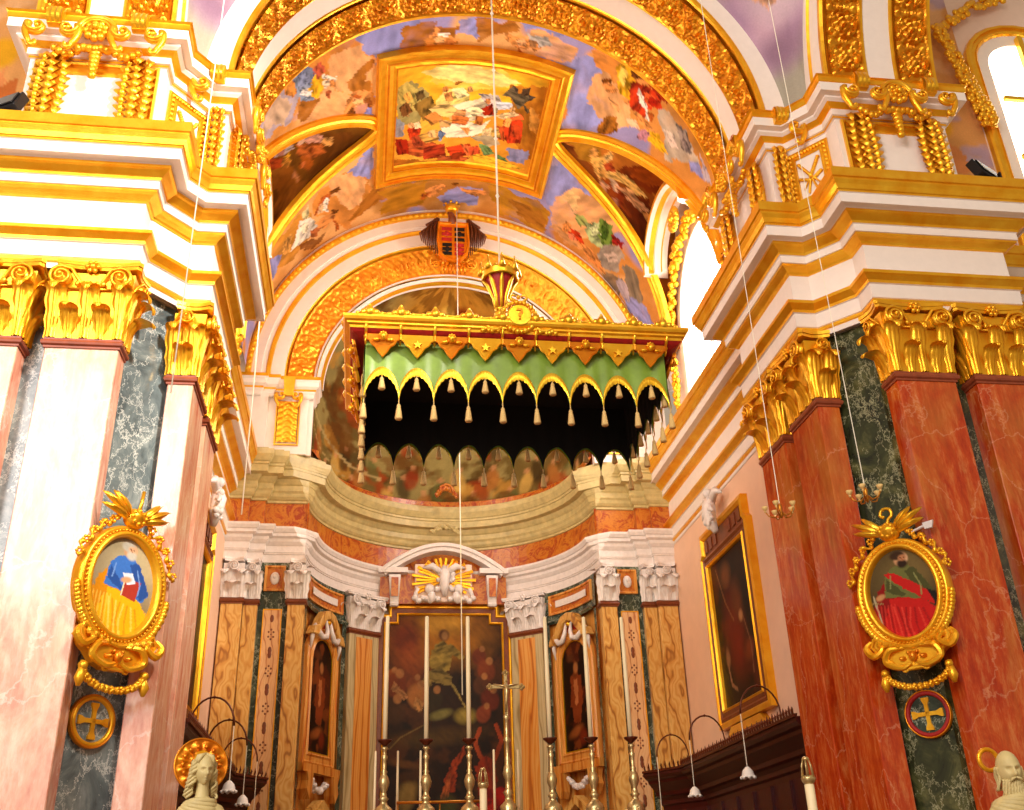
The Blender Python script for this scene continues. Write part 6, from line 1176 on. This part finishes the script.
# ---- large framed paintings on the choir walls
for sg in (-1,1):
    sd=SIDE[sg]; Wp=PL((sg*5.9,21.5),(0,-sg),(-sg,0)); c=Wp(0,7.2,.1)
    p=empty('wall_painting',c,'large dark oil painting in a gilt and wood frame on the %s choir wall'%sd,'painting')
    z0,z1=5.05,9.60; w=1.62
    po=[(-w,z0),(w,z0),(w,z1-.55),(w-.12,z1-.45),(w-.12,z1),(-w+.12,z1),(-w+.12,z1-.45),(-w,z1-.55)]
    m=MB(); frame(m,Wp,po,[(0,.0),(0,.16),(.10,.18),(.16,.12),(.17,.08)],[0]*4,1); m.build('outer_frame','gold',p,loc=c)
    m=MB(); frame(m,Wp,[(-w+.17,z0+.17),(w-.17,z0+.17),(w-.17,z1-.62),(-w+.17,z1-.62)],[(-.03,.06),(-.03,.14),(.03,.16),(.08,.12),(.16,.14),(.20,.17),(.23,.12),(.24,.05)],[0,0,0,0,1,1,1],1); m.build('inner_frame',['frame_wood','gold'],p,loc=c)
    m=MB(); m.extrude([(-w+.15,z1-.62),(w-.15,z1-.62),(w-.25,z1-.12),(-w+.25,z1-.12)],lambda a,b,d:Wp(a,b,.02+d),.08)
    for k in range(8):
        if k in (3,4): continue
        m.extrude([(-1.25+.33*k,z1-.50),(-1.08+.33*k,z1-.50),(-1.08+.33*k,z1-.22),(-1.25+.33*k,z1-.22)],lambda a,b,d:Wp(a,b,.10+d),.03)
    m.build('frieze_rail','frame_wood',p,loc=c)
    def pw(cv):
        cv.c[:]=np.array(lin('1C0A05')); cv.tint('4A160A',1.0,.5,3,.8,.1); cv.tint('0E0603',1.3,.5,12,.8,.1)
        cv.blob(-.1,6.9,.55,.9,'6A1408',10,.5,.85).blob(.2,7.6,.3,.4,'5A2A12',0,.5).blob(-.3,8.3,.3,.25,'6A3A1A',0,.5).blob(.6,6.4,.3,.2,'6A2A10',20,.4)
        cv.line([(-.9,8.6),(-.5,7.7),(-.1,7.2)],.05,'8A5A34',.7).line([(-.8,6.4),(-.7,5.9),(-.4,5.75)],.08,'9A6A48',.7).line([(.5,7.1),(.75,6.5),(.7,5.9)],.06,'7A5038',.7).blob(-.75,6.5,.12,.2,'8A5A3A',0,.4).blob(.35,7.2,.12,.12,'A07048',0,.4); cv.vary(.4,2.4,5)
    m=painted_grid(lambda a,b:Wp(a,b,.06),-w+.36,w-.36,z0+.36,z1-.82,70,110,pw); m.build('painted_canvas','oil_painting',p,loc=c)
    m=MB(); m.extrude([(-1.25,z0-.25),(-.9,z0-.02),(.9,z0-.02),(1.25,z0-.25),(.9,z0-.18),(-.9,z0-.18)],lambda a,b,d:Wp(a,b,.0+d),.14); m.build('apron','gold',p,loc=c)
    c=Wp(0,9.7,.25); m=MB(); rg=random.Random(5)
    m.tube([Wp(.0,10.05,.3),Wp(.02,9.8,.36),Wp(-.05,9.5,.34),Wp(.08,9.2,.28)],[.10,.17,.15,.07],8); m.ball(Wp(.0,10.18,.34),.12,10)
    for s_ in (-1,1): m.tube([Wp(s_*.08,9.95,.3),Wp(s_*.35,10.12,.28),Wp(s_*.58,9.98,.22)],[.09,.10,.02],7); m.tube([Wp(s_*.05,9.9,.34),Wp(s_*.25,9.72,.42),Wp(s_*.36,9.62,.4)],[.06,.05,.03],6)
    for k in range(22): m.ball(Wp(.35*(rg.random()-.5),9.35+.6*rg.random(),.33+.1*rg.random()),.05+.04*rg.random(),6)
    tag(m.build('angel_sculpture','white_marble',None,smooth=True,loc=c),'small white winged angel sculpture on top of the %s wall painting'%sd,'sculpture')
# ================================================================ choir stalls, crested hood and lamps
for sg in (1,-1):
    sd=SIDE[sg]; c=(sg*5.4,20.5,0)
    p=empty('choir_stall',c,'dark red wooden choir stall with a crested hood along the %s choir wall'%sd,'choir stall')
    ln=[(5.62,17.05),(5.62,24.15),(4.9,25.3)]
    HP=[(-.25,3.55),(.0,3.56),(.02,3.66),(.08,3.70),(.08,3.78),(.14,3.84),(.22,3.88),(.24,3.96),(.36,4.06),(.46,4.14),(.48,4.20),(.56,4.24),(.62,4.30),(.62,4.38),(-.25,4.42)]
    m=MB().sweep(ln,HP,[0]*14); m.mirror(sg).build('hood','dark_wood',p,loc=c)
    m=MB().sweep(ln,[(.60,4.36),(.66,4.37),(.66,4.42),(.58,4.43)],[0]*3); m.mirror(sg).build('hood_edge','brown_metal',p,loc=c)
    m=MB()
    L=[]; 
    for (x0,y0),(x1,y1) in (((5.0,17.1),(5.0,23.95)),((5.0,23.95),(4.38,25.0))):
        d=math.hypot(x1-x0,y1-y0); k=int(d/.13)
        for i in range(k): t=(i+.5)/k; L.append((x0+(x1-x0)*t,y0+(y1-y0)*t,i))
    for x,y,i in L: m.add([(x,y-.05,4.42),(x,y+.05,4.42),(x+.03,y,4.42),(x,y-.055,4.52),(x,y+.055,4.52),(x,y,4.56+.04*(i%2)),(x-.03,y,4.5)],[(0,3,6),(3,5,6),(5,4,6),(4,1,6),(1,0,6),(0,1,2),(0,2,5,3),(2,1,4,5)])
    m.mirror(sg).build('cresting','brown_metal',p,loc=c)
    m=MB().box(5.62,5.86,17.05,24.2,0,3.6)
    for k in range(8): m.box(5.56,5.64,17.1+k*.99,17.22+k*.99,0,3.56)
    m.prism([(5.62,24.15),(4.9,25.3),(5.1,25.4),(5.86,24.2)],0,3.6); m.mirror(sg).build('back_panel','dark_wood',p,loc=c)
    m=MB()
    for k in range(7): m.box(5.1,5.6,17.3+k*.99,18.1+k*.99,.4,.46)
    m.box(4.95,5.0,17.1,24.1,0,1.1); m.mirror(sg).build('seats','dark_wood',p,loc=c)
def stall_lamp(sg,y,label,z=4.5,R_=.62,drop=None):
    drop=drop or (.95 if y in (18.4,21.6,19.2) else 1.75)
    x=sg*4.95; c=(x,y,z-.1); p=empty('stall_lamp',c,label,'lamp','lamps over the %s choir stall'%SIDE[sg])
    pts=[(x+sg*.35,y,4.2),(x+sg*.35,y,z+.15)]+[(x+sg*(.35-R_*.62+R_*.62*math.cos(PI*k/12)),y,z+.15+R_*.8*math.sin(PI*k/12)) for k in range(1,13)]
    m=MB().tube(pts,.018,6); m.ball(pts[7],.03,6); m.build('curved_arm','brown_metal',p,loc=c,smooth=True)
    e=pts[-1]; m=MB().tube([e,(e[0],e[1],e[2]-drop)],.008,5); m.build('flex','rope_white',p,loc=c)
    m=MB(); zt=e[2]-drop; m.lathe([(.03,zt+.03),(.06,zt+.0),(.09,zt-.03),(.105,zt-.08),(.12,zt-.13),(.13,zt-.15),(.115,zt-.14)],(e[0],e[1],0),14)
    for k in range(7): b=2*PI*k/7; m.ball((e[0]+.12*math.cos(b),e[1]+.12*math.sin(b),zt-.15),(.035,.035,.03),5)
    m.build('tulip_shade','lamp_glass',p,loc=c,smooth=True)
for y,l in ((18.4,'in front of the framed painting'),(21.6,'just left of the framed painting'),(24.2,'farthest right stall lamp, close to the apse corner')): stall_lamp(1,y,'curved lamp arm with tulip shade over the right stall, '+l if not l.startswith('farthest') else 'curved lamp arm at the far end of the right stall')
for y,l in ((19.2,'curved lamp arm over the left stall, behind the haloed statue'),(21.6,'middle curved lamp arm over the left stall crest'),(24.0,'small curved lamp arm at the apse end of the left stall')): stall_lamp(-1,y,l)
# ================================================================ altar furniture
AYc=16.6; c=(0,16.9,0); p=empty('high_altar',c,'marble altar with stepped shelves carrying tall silver candlesticks','altar')
m=MB().box(-2.6,2.6,16.2,17.3,0,1.1).box(-2.4,2.4,16.35,17.3,1.1,2.2); m.build('altar_block','white_marble',p,loc=c)
m=MB().box(-2.3,2.3,16.45,17.3,2.2,2.78); m.build('gradine','breccia',p,loc=c)
PROF=[(.16,0),(.17,.04),(.13,.10),(.15,.16),(.13,.22),(.06,.28),(.05,.33),(.08,.36),(.05,.39),(.04,.46),(.075,.54),(.085,.60),(.06,.68),(.035,.72),(.05,.75),(.03,.78),(.035,.92),(.05,.97),(.03,1.0),(.03,1.06),(.06,1.09),(.035,1.12),(.05,1.15),(.10,1.20),(.11,1.215),(.03,1.22)]
def candlestick(x,y,z0,label):
    c=(x,y,z0); p=empty('candlestick',c,label,'candlestick','tall silver candlesticks on the altar')
    m=MB().lathe([(r,z) for r,z in PROF[:-4]],(x,y,z0),14); m.build('stem','silver',p,loc=c,smooth=True)
    m=MB().lathe([(.03,1.13),(.05,1.15),(.11,1.20),(.115,1.22),(.03,1.222)],(x,y,z0),16); m.build('drip_pan','brown_metal',p,loc=c,smooth=True)
    m=MB()
    for k in range(3):
        b=2*PI*k/3-PI/2; m.tube([(x+.10*math.cos(b),y+.10*math.sin(b),z0+.18),(x+.18*math.cos(b),y+.18*math.sin(b),z0+.10),(x+.20*math.cos(b),y+.20*math.sin(b),z0+.02)],[.03,.045,.03],6)
    m.build('scroll_foot','silver',p,loc=c,smooth=True)
xs=[-1.93,-1.29,-.62,.67,1.33,1.98]; nm=['outermost left','second from the left','left of the crucifix','right of the crucifix','second from the right','outermost right']
for x,l in zip(xs,nm):
    candlestick(x,AYc,2.78,'tall silver candlestick on the altar, %s'%l)
    m=MB().lathe([(.036,0),(.036,1.0),(.030,1.93),(.02,1.945)],(0,0,0),12); tag(m.build('candle','wax',None,smooth=True),'tall white altar candle, %s'%l,'candle','tall altar candles').location=(x,AYc,4.002)
    o=bpy.data.objects[-1] if False else None
# crucifix
c=(-.02,AYc,2.78); p=empty('altar_crucifix',c,'silver altar crucifix on a tall turned stem, among the candlesticks','crucifix')
m=MB().lathe([(.16,0),(.15,.08),(.12,.15),(.14,.22),(.06,.3),(.05,.36),(.08,.42),(.04,.48),(.045,.6),(.08,.7),(.06,.8),(.035,.85),(.05,.9),(.03,.95),(.035,1.15),(.06,1.2),(.03,1.25),(.03,1.5),(.055,1.55),(.02,1.6)],c,14); m.build('stem','silver',p,loc=c,smooth=True)
m=MB(); cz=2.78+2.02
m.box(c[0]-.025,c[0]+.025,AYc-.02,AYc+.02,2.78+1.55,cz+.20); m.box(c[0]-.24,c[0]+.24,AYc-.02,AYc+.02,cz-.025,cz+.03)
for x,z in ((-.26,0),(.26,0),(0,.22)):
    for dx,dz in ((0,.03),(.03,0),(-.03,0),(0,-.03)): m.ball((c[0]+x+dx,AYc,cz+z+dz),.03,7)
m.build('cross','silver',p,loc=c)
m=MB(); m.tube([(c[0],AYc-.05,cz+.06),(c[0]+.01,AYc-.06,cz-.08),(c[0],AYc-.05,cz-.22),(c[0]-.01,AYc-.045,cz-.40)],[.022,.034,.026,.012],7); m.tube([(c[0]-.2,AYc-.03,cz+.04),(c[0],AYc-.05,cz+.0),(c[0]+.2,AYc-.03,cz+.04)],[.008,.016,.008],6); m.ball((c[0]+.01,AYc-.055,cz+.09),.027,7); m.build('figure','silver',p,loc=c,smooth=True)
for x,l in ((-2.06,'beside the outermost left candlestick'),(-1.71,'second from the left'),(-1.35,'in front of the altarpiece, third from the left'),(-.18,'just left of the crucifix'),(.21,'just right of the crucifix')):
    m=MB().lathe([(.02,0),(.02,.5),(.016,1.1),(.008,1.11)],(0,0,0),8); tag(m.build('thin_candle','wax',None,smooth=True),'thin white taper %s, behind the candlesticks'%l,'candle','thin tapers behind the candlesticks').location=(x,17.05,2.79)
m=MB().tube([(-1.72,16.98,3.12),(-.38,16.98,3.12)],.022,8); 
for x in (-1.7,-1.05,-.4): m.tube([(x,16.98,2.78),(x,16.98,3.12)],.012,6)
tag(m.build('brass_rail','brass',None,smooth=True,loc=(-1.05,16.98,2.78)),'horizontal brass rail in front of the altarpiece','rail')
def lantern(x,y,z,label):
    c=(x,y,z-.9); p=empty('glass_topped_candle',c,label,'candle')
    m=MB().lathe([(.055,z-.9),(.055,z-.02),(.03,z)],(x,y,0),14); m.build('candle_body','wax',p,loc=c,smooth=True)
    m=MB().lathe([(.055,z-.01),(.075,z+.02),(.085,z+.05),(.07,z+.08)],(x,y,0),14)
    for k in range(6): b=2*PI*k/6; m.tube([(x+.075*math.cos(b),y+.075*math.sin(b),z+.06),(x+.055*math.cos(b),y+.055*math.sin(b),z+.20),(x+.035*math.cos(b),y+.035*math.sin(b),z+.26)],.010,5)
    m.lathe([(.04,z+.25),(.045,z+.27),(.03,z+.29)],(x,y,0),12); m.build('wind_guard','silver',p,loc=c,smooth=True)
lantern(-.45,16.25,3.24,'thick white candle with a metal wind guard left of the crucifix')
lantern(2.88,12.0,2.80,'thick white candle with a metal wind guard by the right red pilaster')
tag(MB().lathe([(.22,0),(.24,.05),(.08,.12),(.05,.3),(.05,1.6),(.09,1.7),(.07,1.9)],(2.88,12.0,0),14).build('candle_stand','brass',None,smooth=True,loc=(2.88,12.0,0)),'brass floor stand under the thick candle beside the right pier','stand')
# chandeliers on wires
for x,y,z,l in ((3.23,12.4,6.30,'small crystal chandelier on a wire in front of the right choir pilasters'),(4.02,11.5,6.20,'small crystal chandelier on a wire above the red-robed saint')):
    c=(x,y,z); p=empty('small_chandelier',c,l,'chandelier','small crystal chandeliers')
    m=MB().tube([(x,y,z+15),(x,y,z+.1)],.006,5); m.build('wire','rope_white',p,loc=c)
    m=MB().lathe([(.01,.12),(.03,.08),(.02,.02),(.035,-.04),(.01,-.09)],c,10)
    for k in range(5):
        b=2*PI*k/5+.3; P_=[(x+r*math.cos(b),y+r*math.sin(b),z+h) for r,h in ((.02,0),(.08,-.07),(.16,-.05),(.2,.02))]; m.tube(P_,.010,6)
    m.build('arms','brass',p,loc=c,smooth=True)
    for k in range(5):
        m=MB(); b=2*PI*k/5+.3; e=(x+.2*math.cos(b),y+.2*math.sin(b),z+.03); m.lathe([(.015,0),(.035,.03),(.045,.06),(.04,.06)],e,8); m.ball((e[0],e[1],e[2]-.012),.018,5); m.build('glass_cup','tassel_cream',p,loc=c,smooth=True)
# ================================================================ statues
def head(m,T,beard=False,turn=0):
    def g(u,v):
        a=2*PI*u; b=PI*v; x=math.sin(b)*math.sin(a); y=-math.sin(b)*math.cos(a); z=math.cos(b)
        X,Y,Z=x*.078,y*.098,z*.125
        if z<0: X*=1-.28*z*z; 
        if y<0:
            G=lambda cx,cz,sx,sz:math.exp(-((x-cx)/sx)**2-((z-cz)/sz)**2)
            Y-=.036*G(0,-.10,.12,.24)+.016*G(0,-.22,.19,.09); Y+=.022*(G(.36,.06,.17,.11)+G(-.36,.06,.17,.11)); Y-=.014*(G(.34,.23,.28,.07)+G(-.34,.23,.28,.07))
            Y-=.006*(G(.36,.05,.09,.06)+G(-.36,.05,.09,.06)); Y-=.016*G(0,-.44,.2,.05)+.012*G(0,-.56,.18,.05); Y+=.018*G(0,-.50,.25,.03); Y-=.014*G(0,-.80,.28,.16)
            Y-=.006*(G(.5,-.25,.22,.2)+G(-.5,-.25,.22,.2)); Y*=1
        return tuple(T@Vector((X,Y,Z)))
    m.grid(g,56,48,closeu=True)
def curl(m,T,p0,d,n,r,L,ph,am=1.):
    pts=[]
    for k in range(n):
        t=k/(n-1); pts.append(T@Vector((p0[0]+d[0]*t+.022*am*math.sin(t*L+ph),p0[1]+d[1]*t+.018*am*math.cos(t*L+ph),p0[2]+d[2]*t)))
    m.tube(pts,[r*(1-.45*k/(n-1)) for k in range(n)],6)
def bust(c,s,yaw,label,old):
    p=empty('saint_statue',(c[0],c[1],c[2]-1.5),label,'statue'); L0=(c[0],c[1],c[2]-1.5)
    B0=Matrix.Translation(c)@Matrix.Scale(s,4); T=B0@Matrix.Rotation(R(yaw),4,'Z')@Matrix.Rotation(R(6),4,'X')
    m=MB(); head(m,T)
    # neck and shoulders, one continuous skin of rings
    up_=.05 if old else 0
    rings=[(.052,.055,-.08,.015),(.050,.055,-.13,.02),(.056,.06,-.20,.02),(.10,.075,-.245,.02),(.17,.095,-.28,.02),(.215,.11,-.34,.02),(.225,.125,-.42,.02),(.20,.13,-.60,.02),(.19,.13,-.85,.02),(.21,.14,-1.2,.02),(.2,.15,-1.6,.02)]
    n=32; V=[tuple(B0@Vector((rx*math.cos(2*PI*k/n),oy+ry*math.sin(2*PI*k/n),z+(up_ if z<-.15 else 0)))) for rx,ry,z,oy in rings for k in range(n)]
    m.add(V,[(i*n+k,i*n+(k+1)%n,(i+1)*n+(k+1)%n,(i+1)*n+k) for i in range(len(rings)-1) for k in range(n)]+[tuple(range((len(rings)-1)*n,len(rings)*n))])
    if old:
        arm=[(.21,.0,-.33),(.26,-.05,-.50),(.24,-.16,-.60),(.10,-.20,-.52),(.02,-.19,-.48)]; m.tube([B0@Vector(q) for q in arm],[.065*s,.055*s,.05*s,.036*s,.034*s],10)
        for k in range(4): m.tube([B0@Vector((.0-.0*k,-.19,-.46-.02*k)),B0@Vector((-.05,-.205,-.455-.022*k)),B0@Vector((-.085+.012*abs(k-1),-.185,-.47-.022*k))],[.012*s,.011*s,.008*s],6)
        m.tube([B0@Vector((.02,-.2,-.45)),B0@Vector((-.01,-.215,-.42)),B0@Vector((-.03,-.205,-.40))],[.014*s,.012*s,.009*s],6)
    m.build('body','statue_plaster',p,loc=L0,smooth=True)
    # drapery folds
    m=MB(); 
    for k in range(11):
        t=k/10; zz=-.21-.06*t*0; pts=[]
        for q in range(14):
            a=R(-200+220*q/13+0); rr=1.0+.05*math.sin(q*1.3+k); 
            pts.append(B0@Vector(((.11+.125*t)*rr*math.cos(a),.02+(.09+.05*t)*rr*math.sin(a)-.01,-.235+up_-.20*t-.05*math.sin(PI*q/13)*(1 if not old else .6)-.04*math.sin(a*1.0+k*.4))))
        m.tube(pts,[(.016+.010*math.sin(PI*q/13))*s for q in range(14)],7)
    for k in range(9):
        x=-.2+.05*k; m.tube([B0@Vector((x,-.12,-.35)),B0@Vector((x*1.05+.01*math.sin(k),-.15,-.7)),B0@Vector((x*.95,-.15,-1.3))],[.02*s,.026*s,.03*s],6)
    m.build('drapery','statue_plaster',p,loc=L0,smooth=True)
    m=MB()
    if not old:
        for k in range(26):
            a=R(-108+216*k/25); sx,cx=math.sin(a),math.cos(a)
            if abs(a)>PI*.98: continue
            x,y=.078*math.sin(a*.9+0),.085*math.cos(a*.9)
            curl(m,T,(.072*math.sin(a),.078*math.cos(a)+.01,.06+.03*math.cos(a)),(.045*math.sin(a),.03*math.cos(a),-.27),22,.019,17,k*1.7)
        for k in range(18):
            a=2*PI*k/18
            if math.cos(a)<-.55: continue
            m.tube([T@Vector((0,0,.128)),T@Vector((.055*math.sin(a),.07*math.cos(a),.112)),T@Vector((.082*math.sin(a),.100*math.cos(a)+(.012 if math.cos(a)<0 else 0),.055+.01*math.sin(5*a)))],[.018,.022,.017],6)
    else:
        for k in range(30):
            a=R(-72+144*k/29); curl(m,T,(.060*math.sin(a),-.088*math.cos(a)-.002,-.05-.018*math.cos(a)),(.015*math.sin(a),-.025,-.10-.05*math.cos(a)),14,.015,9,k*2.1,.30)
        for s_ in (-1,1): m.tube([T@Vector((0,-.118,-.043)),T@Vector((s_*.025,-.118,-.052)),T@Vector((s_*.045,-.105,-.075))],[.010,.012,.006],6)
        for k in range(12):
            a=R(75+210*k/11); curl(m,T,(.078*math.sin(a),-.085*math.cos(a),.02),(.006*math.sin(a),.02,-.15),12,.016,7,k,.30)
    if not old: m.ball(T@Vector((0,.01,.02)),(.080*s,.092*s,.118*s),16)
    m.build('hair','statue_plaster',p,loc=L0,smooth=True)
    if not old:
        H=B0@Matrix.Rotation(R(yaw-4),4,'Z')@Matrix.Translation((.0,.14,.06))@Matrix.Rotation(R(-6),4,'X')
        m=MB(); m.grid(lambda u,v:tuple(H@Vector(((.09+.13*v)*math.cos(2*PI*u),.012*math.cos(24*PI*u)*math.sin(PI*v)+.006*math.sin(v*9),(.09+.13*v)*math.sin(2*PI*u)))),96,8,closeu=True)
        m.lathe([(.215,-.012),(.228,-.012),(.228,.012),(.215,.012),(.215,-.012)],(0,0,0),48,axis='y'); k0=len(m.v)-5*48; m.v[k0:]=[tuple(H@Vector(q)) for q in m.v[k0:]]
        for k in range(14): b=2*PI*k/14; m.ball(H@Vector((.155*math.cos(b),-.012,.155*math.sin(b))),.022,6)
        ha=m.build('halo','dark_gold',p,loc=L0,smooth=True)
        m=MB(); m.extrude([(.075*math.cos(2*PI*k/8),.075*math.sin(2*PI*k/8)+.04) for k in range(8)],lambda a_,b_,d:tuple(H@Vector((a_,-.02-d,b_))),.03); m.build('halo_boss','gold',ha,loc=L0)
    else:
        H=B0@Matrix.Translation((-.035,.15,.085)); m=MB(); m.tube([H@Vector((.07*math.cos(2*PI*k/24),0,.07*math.sin(2*PI*k/24))) for k in range(25)],.022,8); m.build('halo','gold',p,loc=L0,smooth=True)
bust((-3.69,10.0,2.80),1.07,24,'pale long-haired saint statue with a gold halo beside the left pier',False)
bust((3.62,9.2,2.60),1.36,-12,'pale bearded bald saint statue with hand on chest at the right edge',True)
# ================================================================ light
w=bpy.data.worlds.new('world'); SC.world=w; w.use_nodes=True
w.node_tree.nodes['Background'].inputs['Color'].default_value=(1.0,.77,.54,1)
w.node_tree.nodes['Background'].inputs['Strength'].default_value=.44
def area(nm,loc,target,size,power,col,sy=None):
    l=bpy.data.lights.new(nm,'AREA'); l.energy=power; l.color=col; l.size=size
    if sy: l.shape='RECTANGLE'; l.size_y=sy
    o=bpy.data.objects.new(nm,l); COL.objects.link(o); o.location=loc
    o.rotation_euler=(Vector(target)-Vector(loc)).to_track_quat('-Z','Y').to_euler(); return o
def spot(nm,loc,target,power,col,ang,blend=.5,r=.3):
    l=bpy.data.lights.new(nm,'SPOT'); l.energy=power; l.color=col; l.spot_size=R(ang); l.spot_blend=blend; l.shadow_soft_size=r
    o=bpy.data.objects.new(nm,l); COL.objects.link(o); o.location=loc
    o.rotation_euler=(Vector(target)-Vector(loc)).to_track_quat('-Z','Y').to_euler(); return o
spot('left_pier_spot',(5,0,19),(-7.4,13.6,11.5),32000,(1,.92,.80),44,.7,1.0)  # added spot, cone aimed so that mainly the left pier brightens
area('left_pier_glare',(-13.0,-8.5,15.6),(-6.4,13.3,9),9.5,4300,(1,.95,.90),8.5)  # added panel at the mirror angle, puts white glare on the left pilasters
area('left_pier_low_glare',(-13.2,-8.5,7.2),(-6.4,13.3,6),10,1000,(1,.92,.86),7)  # dimmer added panel, carries the glare lower down the left pilasters
area('pier_front_fill',(2,-6,17),(3,14,11),6,620,(1,.90,.74),5)  # added area light behind the camera, brightens both pier fronts
area('choir_window_light',(5.5,21.3,16.5),(-4.6,17,10),2.4,700,(1,.95,.9),3)
area('choir_vault_fill',(0,18.2,12.9),(0,22.5,19.5),3,190,(1,.80,.50),1)  # warm light added in mid-air to brighten the vault, no fixture there
area('apse_fill',(0,19.5,8.3),(0,28,9.5),3,250,(1,.80,.50),2)  # unseen warm light added behind the canopy to brighten the apse
SC.view_settings.view_transform='Standard'; SC.view_settings.look='None'; SC.view_settings.exposure=0.0; SC.view_settings.gamma=1
SC.view_settings.use_curve_mapping=False
SC.cycles.max_bounces=6; SC.cycles.use_denoising=True
